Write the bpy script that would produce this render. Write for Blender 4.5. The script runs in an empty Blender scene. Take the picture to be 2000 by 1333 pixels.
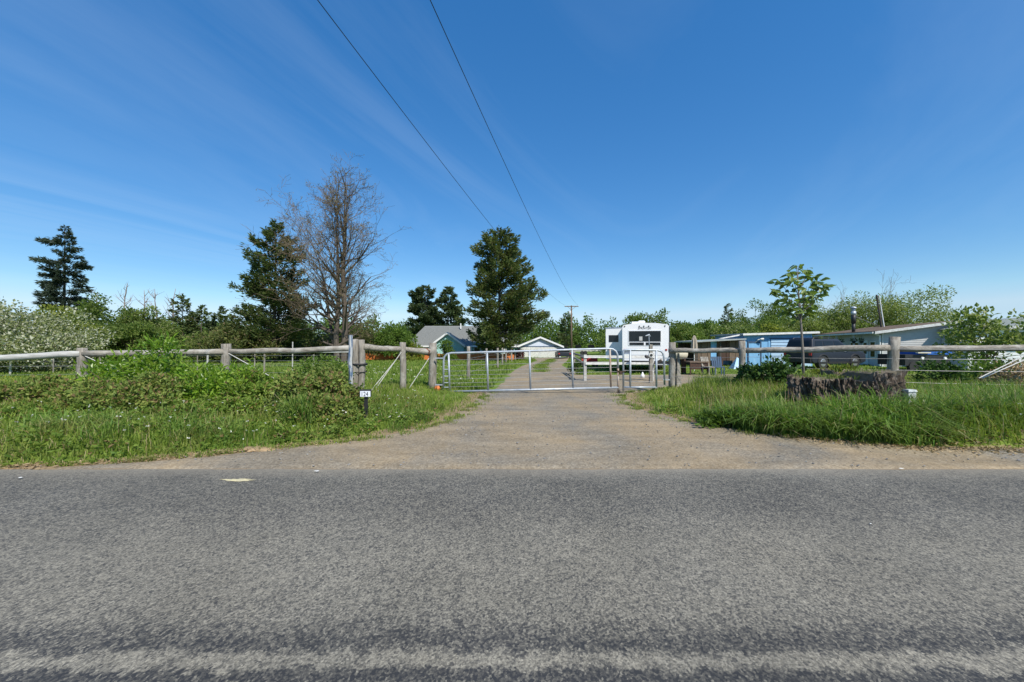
import bpy, math, random
import numpy as np
from mathutils import Vector, Matrix

scene = bpy.context.scene
COL = scene.collection
R = math.radians
rng = np.random.default_rng(7)
random.seed(7)

# ------------------------------------------------------------------ camera, sky, sun, exposure
EYE = 1.6; FPX = 750.0; HOR = 672.0
cam_d = bpy.data.cameras.new('camera'); cam = bpy.data.objects.new('camera', cam_d); COL.objects.link(cam)
cam.location = (0, 0, EYE); cam.rotation_euler = (R(90), 0, 0)
cam_d.sensor_width = 36; cam_d.lens = 36*FPX/2000; cam_d.shift_y = 0.00275
cam_d.clip_start = 0.05; cam_d.clip_end = 3000
scene.camera = cam
SUN_EL = 48.0; SUN_AZ = 149.0            # azimuth clockwise from +Y (camera direction)
w = bpy.data.worlds.new('World'); scene.world = w; w.use_nodes = True
nt = w.node_tree; nt.nodes.clear()
out = nt.nodes.new('ShaderNodeOutputWorld'); bg = nt.nodes.new('ShaderNodeBackground'); bg.inputs[1].default_value = 0.11
sky = nt.nodes.new('ShaderNodeTexSky'); sky.sky_type = 'NISHITA'; sky.sun_disc = False
sky.sun_elevation = R(SUN_EL); sky.sun_rotation = R(SUN_AZ); sky.altitude = 100; sky.air_density = 1.0; sky.dust_density = 0.1; sky.ozone_density = 3.2
tc = nt.nodes.new('ShaderNodeTexCoord')
sep = nt.nodes.new('ShaderNodeSeparateXYZ'); nt.links.new(tc.outputs['Generated'], sep.inputs[0])
def wmath(op, a, b):
    n = nt.nodes.new('ShaderNodeMath'); n.operation = op
    for i, v in enumerate((a, b)):
        if v is None: continue
        if isinstance(v, (int, float)): n.inputs[i].default_value = v
        else: nt.links.new(v, n.inputs[i])
    return n.outputs[0]
zz = wmath('MAXIMUM', sep.outputs[2], 0.02); zz = wmath('ADD', zz, 0.08)
u = wmath('DIVIDE', sep.outputs[0], zz); v = wmath('DIVIDE', sep.outputs[1], zz)
comb = nt.nodes.new('ShaderNodeCombineXYZ'); nt.links.new(u, comb.inputs[0]); nt.links.new(v, comb.inputs[1])
mp = nt.nodes.new('ShaderNodeMapping'); mp.vector_type = 'TEXTURE'; mp.inputs['Rotation'].default_value = (0, 0, R(62)); mp.inputs['Scale'].default_value = (3.6, 1.25, 1)
nt.links.new(comb.outputs[0], mp.inputs[0])
ns = nt.nodes.new('ShaderNodeTexNoise'); ns.inputs['Scale'].default_value = 1.0; ns.inputs['Detail'].default_value = 9; ns.inputs['Roughness'].default_value = 0.58; ns.inputs['Distortion'].default_value = 0.9
nt.links.new(mp.outputs[0], ns.inputs['Vector'])
rp = nt.nodes.new('ShaderNodeValToRGB'); rp.color_ramp.elements[0].position = 0.45; rp.color_ramp.elements[1].position = 0.82
nt.links.new(ns.outputs[0], rp.inputs[0])
n2 = nt.nodes.new('ShaderNodeTexNoise'); n2.inputs['Scale'].default_value = 0.33; n2.inputs['Detail'].default_value = 2
mp2 = nt.nodes.new('ShaderNodeMapping'); mp2.inputs['Location'].default_value = (3.1, 0.4, 0)
nt.links.new(comb.outputs[0], mp2.inputs[0]); nt.links.new(mp2.outputs[0], n2.inputs['Vector'])
rp2 = nt.nodes.new('ShaderNodeValToRGB'); rp2.color_ramp.elements[0].position = 0.30; rp2.color_ramp.elements[1].position = 0.60; rp2.color_ramp.elements[0].color = (.35, .35, .35, 1)
nt.links.new(n2.outputs[0], rp2.inputs[0])
mr0 = nt.nodes.new('ShaderNodeMapRange'); mr0.interpolation_type = 'SMOOTHSTEP'; mr0.inputs[1].default_value = 0.6; mr0.inputs[2].default_value = -2.4; mr0.inputs[3].default_value = 0.38; mr0.inputs[4].default_value = 1.0
nt.links.new(u, mr0.inputs[0])
fac = wmath('MULTIPLY', rp.outputs[0], rp2.outputs[0]); fac = wmath('MULTIPLY', fac, mr0.outputs[0]); fac = wmath('MULTIPLY', fac, 0.37)
mixn = nt.nodes.new('ShaderNodeMixRGB'); nt.links.new(fac, mixn.inputs[0]); nt.links.new(sky.outputs[0], mixn.inputs[1]); mixn.inputs[2].default_value = (5.6, 6.6, 7.8, 1)
hs = nt.nodes.new('ShaderNodeHueSaturation'); hs.inputs['Saturation'].default_value = 1.30
nt.links.new(mixn.outputs[0], hs.inputs['Color'])
sh = nt.nodes.new('ShaderNodeSeparateColor'); sh.mode = 'HSV'; nt.links.new(hs.outputs[0], sh.inputs[0])
vp = wmath('POWER', sh.outputs[2], 0.65); vp = wmath('MULTIPLY', vp, 1.68)
ch = nt.nodes.new('ShaderNodeCombineColor'); ch.mode = 'HSV'; nt.links.new(wmath('MAXIMUM', sh.outputs[0], 0.572), ch.inputs[0]); nt.links.new(wmath('MAXIMUM', sh.outputs[1], 0.40), ch.inputs[1]); nt.links.new(vp, ch.inputs[2])
nt.links.new(ch.outputs[0], bg.inputs[0]); nt.links.new(bg.outputs[0], out.inputs[0])
sd = bpy.data.lights.new('sun', 'SUN'); sd.energy = 4.0; sd.angle = R(0.5); sd.color = (1.0, 0.95, 0.86)
sun = bpy.data.objects.new('sun', sd); COL.objects.link(sun)
SV = Vector((math.sin(R(SUN_AZ))*math.cos(R(SUN_EL)), math.cos(R(SUN_AZ))*math.cos(R(SUN_EL)), math.sin(R(SUN_EL))))
sun.rotation_euler = SV.to_track_quat('Z', 'Y').to_euler(); sun.location = (20, -20, 40)
vs = scene.view_settings; vs.view_transform = 'Standard'; vs.look = 'None'; vs.exposure = 0.55; vs.gamma = 1.0; vs.use_curve_mapping = False
try:
    scene.cycles.max_bounces = 6; scene.cycles.diffuse_bounces = 3; scene.cycles.transparent_max_bounces = 8
except Exception: pass

# ------------------------------------------------------------------ helpers: geometry
def at(px, py, d): return np.array(((px-1000)/FPX*d, d, EYE-(py-HOR)/FPX*d))
def X(px, d): return (px-1000)/FPX*d
def Z(py, d): return EYE-(py-HOR)/FPX*d
def sm(a, b, x):
    t = np.clip((x-a)/(b-a), 0, 1); return t*t*(3-2*t)
def noise(x, y, s=1.0, seed=0):
    x = np.asarray(x, float)*s; y = np.asarray(y, float)*s
    return (np.sin(1.3*x+0.7*y+seed)+np.sin(-0.8*x+1.9*y+seed*2.1+1)+np.sin(2.3*x-1.1*y+seed*.7+2)+np.sin(.5*x+2.9*y+seed*1.7)+np.sin(3.7*x+1.7*y+seed*3))/5

class Geo:
    def __init__(s): s.v = []; s.f = []; s.n = 0
    def add(s, v, f):
        v = np.asarray(v, float).reshape(-1, 3); f = np.asarray(f, int)
        s.v.append(v); s.f.append(f+s.n); s.n += len(v); return s
    def box(s, x0, x1, y0, y1, z0, z1):
        return s.add([(x0,y0,z0),(x1,y0,z0),(x1,y1,z0),(x0,y1,z0),(x0,y0,z1),(x1,y0,z1),(x1,y1,z1),(x0,y1,z1)],
              [(0,3,2,1),(4,5,6,7),(0,1,5,4),(1,2,6,5),(2,3,7,6),(3,0,4,7)])
    def hexa(s, v8): return s.add(v8, [(0,3,2,1),(4,5,6,7),(0,1,5,4),(1,2,6,5),(2,3,7,6),(3,0,4,7)])
    def tube(s, pts, rad, n=8, cap=True, jit=0.0, seed=0):
        pts = np.asarray(pts, float); m = len(pts); rad = np.broadcast_to(np.asarray(rad, float), (m,))
        t = np.gradient(pts, axis=0); t /= np.linalg.norm(t, axis=1)[:, None]+1e-9
        ref = np.array((0, 0, 1.0)) if abs(t[:, 2]).max() < .9 else np.array((0.0, 1.0, 0)) if abs(t[:,1]).max() < .9 else np.array((1.0,0.3,0))
        a = np.cross(t, ref); a /= np.linalg.norm(a, axis=1)[:, None]+1e-9; b = np.cross(t, a)
        th = np.linspace(0, 2*np.pi, n, endpoint=False)
        rr = rad[:, None]*np.ones(n)[None]
        if jit:
            g = np.random.default_rng(seed); rr = rr*(1+jit*g.normal(size=(1, n))*.8+jit*.5*g.normal(size=rr.shape))
        V = pts[:, None]+rr[..., None]*(np.cos(th)[None, :, None]*a[:, None]+np.sin(th)[None, :, None]*b[:, None])
        i = np.arange(m-1)[:, None]*n; j = np.arange(n)[None]; k = (j+1) % n
        F = np.stack([i+j, i+k, i+n+k, i+n+j], -1).reshape(-1, 4)
        s.add(V.reshape(-1, 3), F)
        if cap:
            base = s.n-m*n
            for off, c in ((0, pts[0]), ((m-1)*n, pts[-1])):
                q = s.n; s.v.append(c[None]); s.n += 1
                jj = np.arange(n)+base+off; kk = (np.arange(n)+1) % n+base+off
                s.f.append(np.stack([np.full(n, q), jj, kk] if off else [np.full(n, q), kk, jj], -1))
        return s
    def frusta(s, P0, P1, R0, R1, n=4):
        P0 = np.asarray(P0, float); P1 = np.asarray(P1, float)
        if not len(P0): return s
        t = P1-P0; t = t/(np.linalg.norm(t, axis=1)[:, None]+1e-9)
        ref = np.where(abs(t[:, 2:3]) < .9, np.array((0, 0, 1.0)), np.array((1.0, 0, 0)))
        a = np.cross(t, ref); a /= np.linalg.norm(a, axis=1)[:, None]+1e-9; b = np.cross(t, a)
        th = np.linspace(0, 2*np.pi, n, endpoint=False)
        ring = np.cos(th)[None, :, None]*a[:, None]+np.sin(th)[None, :, None]*b[:, None]
        V = np.concatenate([P0[:, None]+ring*np.asarray(R0)[:, None, None], P1[:, None]+ring*np.asarray(R1)[:, None, None]], 1)
        i = np.arange(len(P0))[:, None]*2*n; j = np.arange(n)[None]; k = (j+1) % n
        return s.add(V.reshape(-1, 3), np.stack([i+j, i+k, i+n+k, i+n+j], -1).reshape(-1, 4))
    def leaves(s, P, D, L, W, g=rng, fold=.25):
        P = np.asarray(P, float); D = np.asarray(D, float); n = len(P)
        if not n: return s
        D = D/(np.linalg.norm(D, axis=1)[:, None]+1e-9)
        q = g.normal(size=(n, 3)); S = np.cross(D, q); S /= np.linalg.norm(S, axis=1)[:, None]+1e-9
        N = np.cross(S, D)
        L = np.broadcast_to(L, (n,))[:, None]; W = np.broadcast_to(W, (n,))[:, None]
        mid = P+D*L*.45
        V = np.stack([P, mid+S*W*.5+N*W*fold, P+D*L, mid-S*W*.5+N*W*fold], 1)
        return s.add(V.reshape(-1, 3), np.arange(n*4).reshape(-1, 4))
    def blades(s, P, H, W, g=rng, bend=.5, lean=.25):
        n = len(P)
        if not n: return s
        a = g.uniform(0, 2*np.pi, n); d = np.stack([np.cos(a), np.sin(a), 0*a], 1); p = np.stack([-np.sin(a), np.cos(a), 0*a], 1)
        H = np.broadcast_to(H, (n,))[:, None]; W = np.broadcast_to(W, (n,))[:, None]
        le = np.abs(g.normal(0, lean, n))[:, None]; be = np.abs(g.normal(0, bend, n))[:, None]
        up = np.array((0, 0, 1.0))
        m1 = P+up*H*.5+d*H*le*.5; 
        tip = P+up*H*(1-.35*np.minimum(be, 1.6))+d*H*(le+be*.75)
        m2 = (m1+tip)/2+up*H*.12*np.minimum(be+.2, 1.2)
        V = np.stack([P-p*W*.5, P+p*W*.5, m1-p*W*.5, m1+p*W*.5, m2-p*W*.33, m2+p*W*.33, tip], 1).reshape(-1, 3)
        i = np.arange(n)[:, None]*7
        q = np.concatenate([i+np.array((0, 1, 3, 2)), i+np.array((2, 3, 5, 4))], 0)
        base = s.n; s.add(V, q); s.f.append(i+np.array((4, 5, 6))+base)
        return s
    def mesh(s, name, mat, off=(0, 0, 0), smooth=False):
        me = bpy.data.meshes.new(name)
        V = np.concatenate(s.v)-np.asarray(off, float)
        me.vertices.add(len(V)); me.vertices.foreach_set('co', V.ravel().astype(np.float32))
        lt = np.concatenate([np.full(len(f), f.shape[1]) for f in s.f if len(f)])
        li = np.concatenate([f.ravel() for f in s.f if len(f)])
        me.loops.add(len(li)); me.loops.foreach_set('vertex_index', li.astype(np.int32))
        me.polygons.add(len(lt)); ls = np.concatenate([[0], np.cumsum(lt)[:-1]])
        me.polygons.foreach_set('loop_start', ls.astype(np.int32)); me.polygons.foreach_set('loop_total', lt.astype(np.int32))
        me.polygons.foreach_set('use_smooth', np.full(len(lt), bool(smooth)))
        me.update(calc_edges=True)
        if mat: me.materials.append(mat)
        return me

class Frame:                      # facade frame: origin, horizontal direction U, outward normal N
    def __init__(s, O, U):
        s.O = np.asarray(O, float); U = np.asarray(U, float); s.U = U/np.linalg.norm(U); s.N = np.array((s.U[1], -s.U[0], 0))
    def p(s, u, z, n=0): return s.O+s.U*u+s.N*n+np.array((0, 0, z))
    def box(s, g, u0, u1, z0, z1, n0, n1):
        return g.hexa([s.p(u0,z0,n1), s.p(u1,z0,n1), s.p(u1,z0,n0), s.p(u0,z0,n0), s.p(u0,z1,n1), s.p(u1,z1,n1), s.p(u1,z1,n0), s.p(u0,z1,n0)])
    def prism(s, g, poly, n0, n1):   # poly (u,z) counter-clockwise seen from outside
        m = len(poly); a = [s.p(u, z, n1) for u, z in poly]; b = [s.p(u, z, n0) for u, z in poly]
        g.add(a+b, [tuple(range(m))]); base = g.n-2*m
        g.f.append(np.array([tuple(range(2*m-1, m-1, -1))])+base)
        g.f.append(np.array([(i+m, (i+1) % m+m, (i+1) % m, i) for i in range(m)])+base)
        return g
    def siding(s, g, u0, u1, z0, z1, step, top=None, proud=.018):
        z = z0; i = 0
        while z < z1-1e-3:
            e = min(z+step, z1); a, b = u0, u1
            if top:
                us = np.linspace(u0, u1, 200); ok = us[np.array([top(q) for q in us]) >= e]
                if len(ok) < 2: break
                a, b = ok[0], ok[-1]
            g.add([s.p(a, z, proud), s.p(b, z, proud), s.p(b, e, .004), s.p(a, e, .004), s.p(a, z, .0), s.p(b, z, .0)], [(0,1,2,3),(4,5,1,0)])
            z = e; i += 1
        return g

# ------------------------------------------------------------------ helpers: objects
OFF = {}
def link(name, me): o = bpy.data.objects.new(name, me); COL.objects.link(o); return o
def thing(name, label, cat, loc, group=None, rotz=0):
    o = link(name, None); o.empty_display_size = .2; o.location = loc; o.rotation_euler = (0, 0, rotz)
    o['label'] = label; o['category'] = cat
    if group: o['group'] = group
    OFF[o] = np.asarray(loc, float) if not rotz else np.zeros(3)   # rotated things are built in local coordinates
    return o
def part(name, g, mat, parent, smooth=False, label=None, kind=None):
    o = link(name, g.mesh(name, mat, OFF[parent], smooth)); o.parent = parent; OFF[o] = OFF[parent]
    if label: o['label'] = label
    if kind: o['kind'] = kind
    return o
def solo(name, g, mat, label, cat, loc=(0, 0, 0), group=None, smooth=False):
    o = link(name, g.mesh(name, mat, loc, smooth)); o.location = loc; o['label'] = label; o['category'] = cat; OFF[o] = np.asarray(loc, float)
    if group: o['group'] = group
    return o
def struct(name, g, mat, smooth=False, kind='structure', label=None):
    o = link(name, g.mesh(name, mat, (0, 0, 0), smooth)); o['kind'] = kind; OFF[o] = np.zeros(3)
    o['label'] = label or name.replace('_', ' ')
    return o
def copy_tree(o, loc, rotz=0, scale=1.0, label=None, parent=None):
    c = o.copy(); COL.objects.link(c)
    if parent is None:
        c.location = loc; c.rotation_euler = (0, 0, rotz); c.scale = (scale, scale, scale) if np.isscalar(scale) else scale
        if label: c['label'] = label
    else: c.parent = parent
    for ch in list(o.children): copy_tree(ch, None, parent=c)
    return c

# ------------------------------------------------------------------ helpers: materials
def newmat(name):
    m = bpy.data.materials.new(name); m.use_nodes = True; t = m.node_tree; t.nodes.clear()
    o = t.nodes.new('ShaderNodeOutputMaterial'); return m, t, o
def N(t, typ, **kw):
    n = t.nodes.new(typ)
    for k, v_ in kw.items():
        if k[0] == '_': setattr(n, k[1:], v_)
        else: n.inputs[k.replace('_', ' ')].default_value = v_
    return n
def c4(c): return (c[0], c[1], c[2], 1)
def ramp(t, src, stops):
    r = t.nodes.new('ShaderNodeValToRGB'); e = r.color_ramp.elements
    while len(e) < len(stops): e.new(0.5)
    for k, (p, c) in enumerate(stops): e[k].position = p; e[k].color = c4(c) if len(c) == 3 else c
    t.links.new(src, r.inputs[0]); return r.outputs[0]
def mix(t, f, a, b, mode='MIX'):
    m = t.nodes.new('ShaderNodeMixRGB'); m.blend_type = mode
    for i, x in enumerate((f, a, b)):
        if isinstance(x, (int, float)): m.inputs[i].default_value = x
        elif isinstance(x, tuple): m.inputs[i].default_value = c4(x)
        else: t.links.new(x, m.inputs[i])
    return m.outputs[0]
def noi(t, scale, detail=5, rough=.55, vec=None, stretch=None, dist=0):
    n = N(t, 'ShaderNodeTexNoise', Scale=scale, Detail=detail, Roughness=rough, Distortion=dist)
    co = t.nodes.new('ShaderNodeTexCoord')
    src = co.outputs['Object']
    if stretch:
        m = t.nodes.new('ShaderNodeMapping'); m.inputs['Scale'].default_value = stretch; t.links.new(src, m.inputs[0]); src = m.outputs[0]
    t.links.new(src, n.inputs['Vector']); return n.outputs[0]
def mat(name, c1, c2=None, rough=.7, scale=4, stretch=None, bump=0, bscale=None, metal=0, spec=.4, dirt=None, dirt_at=(.55, .75), dscale=1.5, lo=.35, hi=.65, coat=0):
    m, t, o = newmat(name); b = N(t, 'ShaderNodeBsdfPrincipled', Roughness=rough, Metallic=metal); b.inputs['Specular IOR Level'].default_value = spec
    if coat: b.inputs['Coat Weight'].default_value = coat
    c2 = c2 or tuple(x*.85 for x in c1)
    n = noi(t, scale, 6, .6, stretch=stretch)
    col = ramp(t, n, [(lo, c1), (hi, c2)])
    if dirt:
        d = ramp(t, noi(t, dscale, 6, .65), [(dirt_at[0], (0, 0, 0)), (dirt_at[1], (1, 1, 1))]); col = mix(t, d, col, dirt)
    t.links.new(col, b.inputs['Base Color'])
    if bump:
        bn = N(t, 'ShaderNodeBump', Strength=bump, Distance=.02); t.links.new(noi(t, bscale or scale*3, 5, .6, stretch=stretch), bn.inputs['Height']); t.links.new(bn.outputs[0], b.inputs['Normal'])
    t.links.new(b.outputs[0], o.inputs[0]); return m
def leafmat(name, c1, c2, c3=None, p3=.9, trans=.35, big=.6, rough=.55, spec=.25, dry=None):
    m, t, o = newmat(name)
    ge = t.nodes.new('ShaderNodeNewGeometry')
    col = ramp(t, ge.outputs['Random Per Island'], [(0, c1), (p3-.04, c2)] + ([(p3, c3), (1, c3)] if c3 else [(1, c2)]))
    vari = ramp(t, noi(t, big, 3), [(.3, (.72, .74, .7)), (.7, (1.22, 1.2, 1.15))]); col = mix(t, 1.0, col, vari, 'MULTIPLY')
    if dry:
        dm = ramp(t, noi(t, 1.3, 5, .65), [(.50, (0, 0, 0)), (.72, (.75,)*3)]); col = mix(t, dm, col, dry)
    oi = t.nodes.new('ShaderNodeObjectInfo'); ov = ramp(t, oi.outputs['Random'], [(0, (.88, .9, .85)), (1, (1.1, 1.08, 1.1))]); col = mix(t, 1.0, col, ov, 'MULTIPLY')
    b = N(t, 'ShaderNodeBsdfPrincipled', Roughness=rough); b.inputs['Specular IOR Level'].default_value = spec; t.links.new(col, b.inputs['Base Color'])
    tr = t.nodes.new('ShaderNodeBsdfTranslucent'); tcol = mix(t, 1.0, col, (1.15, 1.2, .7), 'MULTIPLY'); t.links.new(tcol, tr.inputs[0])
    mx = t.nodes.new('ShaderNodeMixShader'); mx.inputs[0].default_value = trans
    t.links.new(b.outputs[0], mx.inputs[1]); t.links.new(tr.outputs[0], mx.inputs[2]); t.links.new(mx.outputs[0], o.inputs[0]); return m

# ---- the plan of the place (metres; +Y away from the camera)
LE = np.array([(4.86,-40),(4.90,-6.6),(5.22,-5.2),(5.77,-3.84),(6.38,-2.55),(7.6,-1.55),(9.0,-1.25),(10.2,-1.08),(12.3,-.9),(13.6,-.63),(20.5,-.27),(31,.8),(44,2.9),(57,3.2)])
RE = np.array([(5.70,40),(5.77,8.0),(5.91,6.2),(6.74,4.5),(8.1,3.57),(9.2,3.25),(10.2,3.2),(11.4,3.35),(12.3,3.7),(13.2,4.6),(14.1,6.0),(17,12),(20.2,22),(20.6,3.5),(26,3.9),(33,4.25),(44,6.3),(57,8.5)])
def xl(y): return np.interp(y, LE[:, 0], LE[:, 1])
def xr(y): return np.interp(y, RE[:, 0], RE[:, 1])
def in_drive(x, y, m=0.0):
    return (x > xl(y)-m) & (x < xr(y)+m) & (y < 57)
def ground(x, y):
    x = np.asarray(x, float); y = np.asarray(y, float)
    s = 1-.8*sm(6, 13, x)
    z = -.011*np.clip(y-13, 0, 42)*s
    dl = np.clip(xl(y)-x, 0, None); dr = np.clip(x-xr(y), 0, None)
    near = (y > 4.7)*(1-sm(12.5, 17, y))
    z = z+near*(.20*sm(.1, 3.0, dl)+.26*sm(.1, 2.6, dr))
    wob = .035*noise(x, y, .9, 1)*sm(.1, 1.2, np.maximum(dl, dr))*(y > 5.0)
    z = z+wob-.03*(y < 4.95)
    z = z+ .0*x
    far = sm(120, 400, y)*3.0
    return z-far*0
# ------------------------------------------------------------------ materials of the setting
def ground_mat():
    m, t, o = newmat('meadow ground'); b = N(t, 'ShaderNodeBsdfPrincipled', Roughness=.9); b.inputs['Specular IOR Level'].default_value = .1
    a = ramp(t, noi(t, .25, 6, .6), [(.3, (.095, .155, .028)), (.55, (.14, .20, .036)), (.75, (.20, .215, .06))])
    f = ramp(t, noi(t, 5.5, 6, .7), [(.3, (.55, .6, .5)), (.7, (1.35, 1.3, 1.2))]); col = mix(t, 1, a, f, 'MULTIPLY')
    d = ramp(t, noi(t, 1.1, 5, .6), [(.62, (0, 0, 0)), (.8, (1, 1, 1))]); col = mix(t, d, col, (.17, .13, .075))
    at_ = t.nodes.new('ShaderNodeAttribute'); at_.attribute_name = 'edge'
    ed = t.nodes.new('ShaderNodeMath'); ed.operation = 'MULTIPLY_ADD'; t.links.new(noi(t, 3.5, 5, .7), ed.inputs[0]); ed.inputs[1].default_value = -.62; t.links.new(at_.outputs['Fac'], ed.inputs[2])
    em = ramp(t, ed.outputs[0], [(0, (1, 1, 1)), (.22, (0, 0, 0))]); col = mix(t, em, col, (.27, .20, .12))
    t.links.new(col, b.inputs['Base Color'])
    bn = N(t, 'ShaderNodeBump', Strength=.6, Distance=.06); t.links.new(noi(t, 9, 5, .7), bn.inputs['Height']); t.links.new(bn.outputs[0], b.inputs['Normal'])
    t.links.new(b.outputs[0], o.inputs[0]); return m
def voro(t, scale, feat='F1', rnd=1.0):
    v_ = N(t, 'ShaderNodeTexVoronoi', Scale=scale, Randomness=rnd, _feature=feat); co = t.nodes.new('ShaderNodeTexCoord'); t.links.new(co.outputs['Object'], v_.inputs['Vector']); return v_
def asphalt_mat():
    m, t, o = newmat('worn chip seal asphalt'); b = N(t, 'ShaderNodeBsdfPrincipled', Roughness=.85); b.inputs['Specular IOR Level'].default_value = .25
    co = t.nodes.new('ShaderNodeTexCoord'); sp = t.nodes.new('ShaderNodeSeparateXYZ'); t.links.new(co.outputs['Object'], sp.inputs[0])
    # wheel-track / dust profile across the road (distance from the camera side), wavering along it
    wav = t.nodes.new('ShaderNodeMath'); wav.operation = 'MULTIPLY_ADD'; t.links.new(noi(t, .5, 4, .6), wav.inputs[0]); wav.inputs[1].default_value = .22; t.links.new(sp.outputs[1], wav.inputs[2])
    wv2 = t.nodes.new('ShaderNodeMath'); wv2.operation = 'MULTIPLY_ADD'; t.links.new(noi(t, 9, 4, .7), wv2.inputs[0]); wv2.inputs[1].default_value = .22; t.links.new(wav.outputs[0], wv2.inputs[2])
    mr = t.nodes.new('ShaderNodeMapRange'); mr.inputs[1].default_value = 1.6; mr.inputs[2].default_value = 5.6; t.links.new(wv2.outputs[0], mr.inputs[0])
    def P(y): return (y+.22-1.6)/4.0
    prof = ramp(t, mr.outputs[0], [(P(1.55), (.5,)*3), (P(1.78), (.22,)*3), (P(1.835), (.22,)*3), (P(1.875), (.60,)*3), (P(1.935), (.62,)*3), (P(1.985), (.28,)*3), (P(2.04), (.30,)*3), (P(2.20), (.50,)*3),
        (P(2.35), (.55,)*3), (P(2.9), (.56,)*3), (P(3.3), (.50,)*3), (P(3.75), (.42,)*3), (P(4.4), (.44,)*3), (P(4.75), (.55,)*3), (P(4.95), (.85,)*3)])
    # aggregate grains
    v1 = voro(t, 80); g1 = ramp(t, v1.outputs['Color'], [(0, (0,)*3), (1, (1,)*3)])
    n1 = noi(t, 55, 4, .7); n3 = noi(t, 130, 3, .6); n4 = noi(t, 17, 4, .65)
    s1 = mix(t, .5, g1, n1); s1 = mix(t, .30, s1, n4); s1 = mix(t, .2, s1, n3)
    sc1 = ramp(t, s1, [(.30, (0,)*3), (.70, (1,)*3)])
    pm = t.nodes.new('ShaderNodeMath'); pm.operation = 'MULTIPLY_ADD'; t.links.new(prof, pm.inputs[0]); pm.inputs[1].default_value = 1.15; pm.inputs[2].default_value = -.02
    sub = t.nodes.new('ShaderNodeMath'); sub.operation = 'ADD'; t.links.new(sc1, sub.inputs[0]); t.links.new(pm.outputs[0], sub.inputs[1])
    hf = t.nodes.new('ShaderNodeMath'); hf.operation = 'MULTIPLY'; t.links.new(sub.outputs[0], hf.inputs[0]); hf.inputs[1].default_value = .5
    k = ramp(t, hf.outputs[0], [(.30, (0,)*3), (.45, (.25,)*3), (.58, (.66,)*3), (.84, (1,)*3)])
    dark = mix(t, noi(t, 3, 4), (.028, .030, .034), (.042, .042, .041)); pale = mix(t, noi(t, 1.2, 4), (.300, .270, .205), (.250, .232, .185))
    fg_ = ramp(t, mix(t, .5, noi(t, 150, 3, .7), voro(t, 120).outputs['Color']), [(.30, (.62,)*3), (.5, (1,)*3), (.72, (1.45,)*3)]); pale = mix(t, 1, pale, fg_, 'MULTIPLY')
    col = mix(t, k, dark, pale)
    du = t.nodes.new('ShaderNodeMath'); du.operation = 'MULTIPLY_ADD'; t.links.new(noi(t, 1.1, 6, .7, stretch=(.5, 1.5, 1)), du.inputs[0]); du.inputs[1].default_value = .9; t.links.new(sp.outputs[1], du.inputs[2])
    dmr = t.nodes.new('ShaderNodeMapRange'); dmr.inputs[1].default_value = 4.95; dmr.inputs[2].default_value = 5.45; t.links.new(du.outputs[0], dmr.inputs[0])
    dfm = t.nodes.new('ShaderNodeMath'); dfm.operation = 'MULTIPLY'; t.links.new(dmr.outputs[0], dfm.inputs[0]); t.links.new(ramp(t, s1, [(.30, (.35,)*3), (.62, (.95,)*3)]), dfm.inputs[1])
    col = mix(t, dfm.outputs[0], col, (.245, .215, .165))
    loc = ramp(t, noi(t, .9, 5, .6), [(.35, (.88,)*3), (.68, (1.12,)*3)]); col = mix(t, 1, col, loc, 'MULTIPLY')
    # dusty deposits where the drive meets the road
    t.links.new(col, b.inputs['Base Color'])
    bn = N(t, 'ShaderNodeBump', Strength=.8, Distance=.006); t.links.new(s1, bn.inputs['Height']); t.links.new(bn.outputs[0], b.inputs['Normal'])
    t.links.new(b.outputs[0], o.inputs[0]); return m
def gravel_mat():
    m, t, o = newmat('packed dusty gravel'); b = N(t, 'ShaderNodeBsdfPrincipled', Roughness=.92); b.inputs['Specular IOR Level'].default_value = .15
    v1 = voro(t, 42); g1 = ramp(t, v1.outputs['Color'], [(0, (0,)*3), (1, (1,)*3)])
    s1 = mix(t, .55, g1, noi(t, 30, 5, .7)); s1 = mix(t, .3, s1, noi(t, 95, 3, .6))
    grey = ramp(t, s1, [(.25, (.095, .088, .076)), (.5, (.205, .183, .145)), (.75, (.34, .31, .25))])
    tan = ramp(t, s1, [(.25, (.20, .15, .085)), (.55, (.33, .25, .15)), (.8, (.41, .335, .225))])
    pt = ramp(t, noi(t, .55, 6, .62, stretch=(1, .8, 1), dist=.4), [(.36, (0,)*3), (.62, (.85,)*3)])
    col = mix(t, pt, grey, tan)
    tr = ramp(t, noi(t, 1.6, 5, .6, stretch=(.5, 1.6, 1)), [(.35, (.84,)*3), (.66, (1.13,)*3)]); col = mix(t, 1, col, tr, 'MULTIPLY')
    t.links.new(col, b.inputs['Base Color'])
    bn = N(t, 'ShaderNodeBump', Strength=.9, Distance=.012); t.links.new(s1, bn.inputs['Height']); t.links.new(bn.outputs[0], b.inputs['Normal'])
    t.links.new(b.outputs[0], o.inputs[0]); return m

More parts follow.
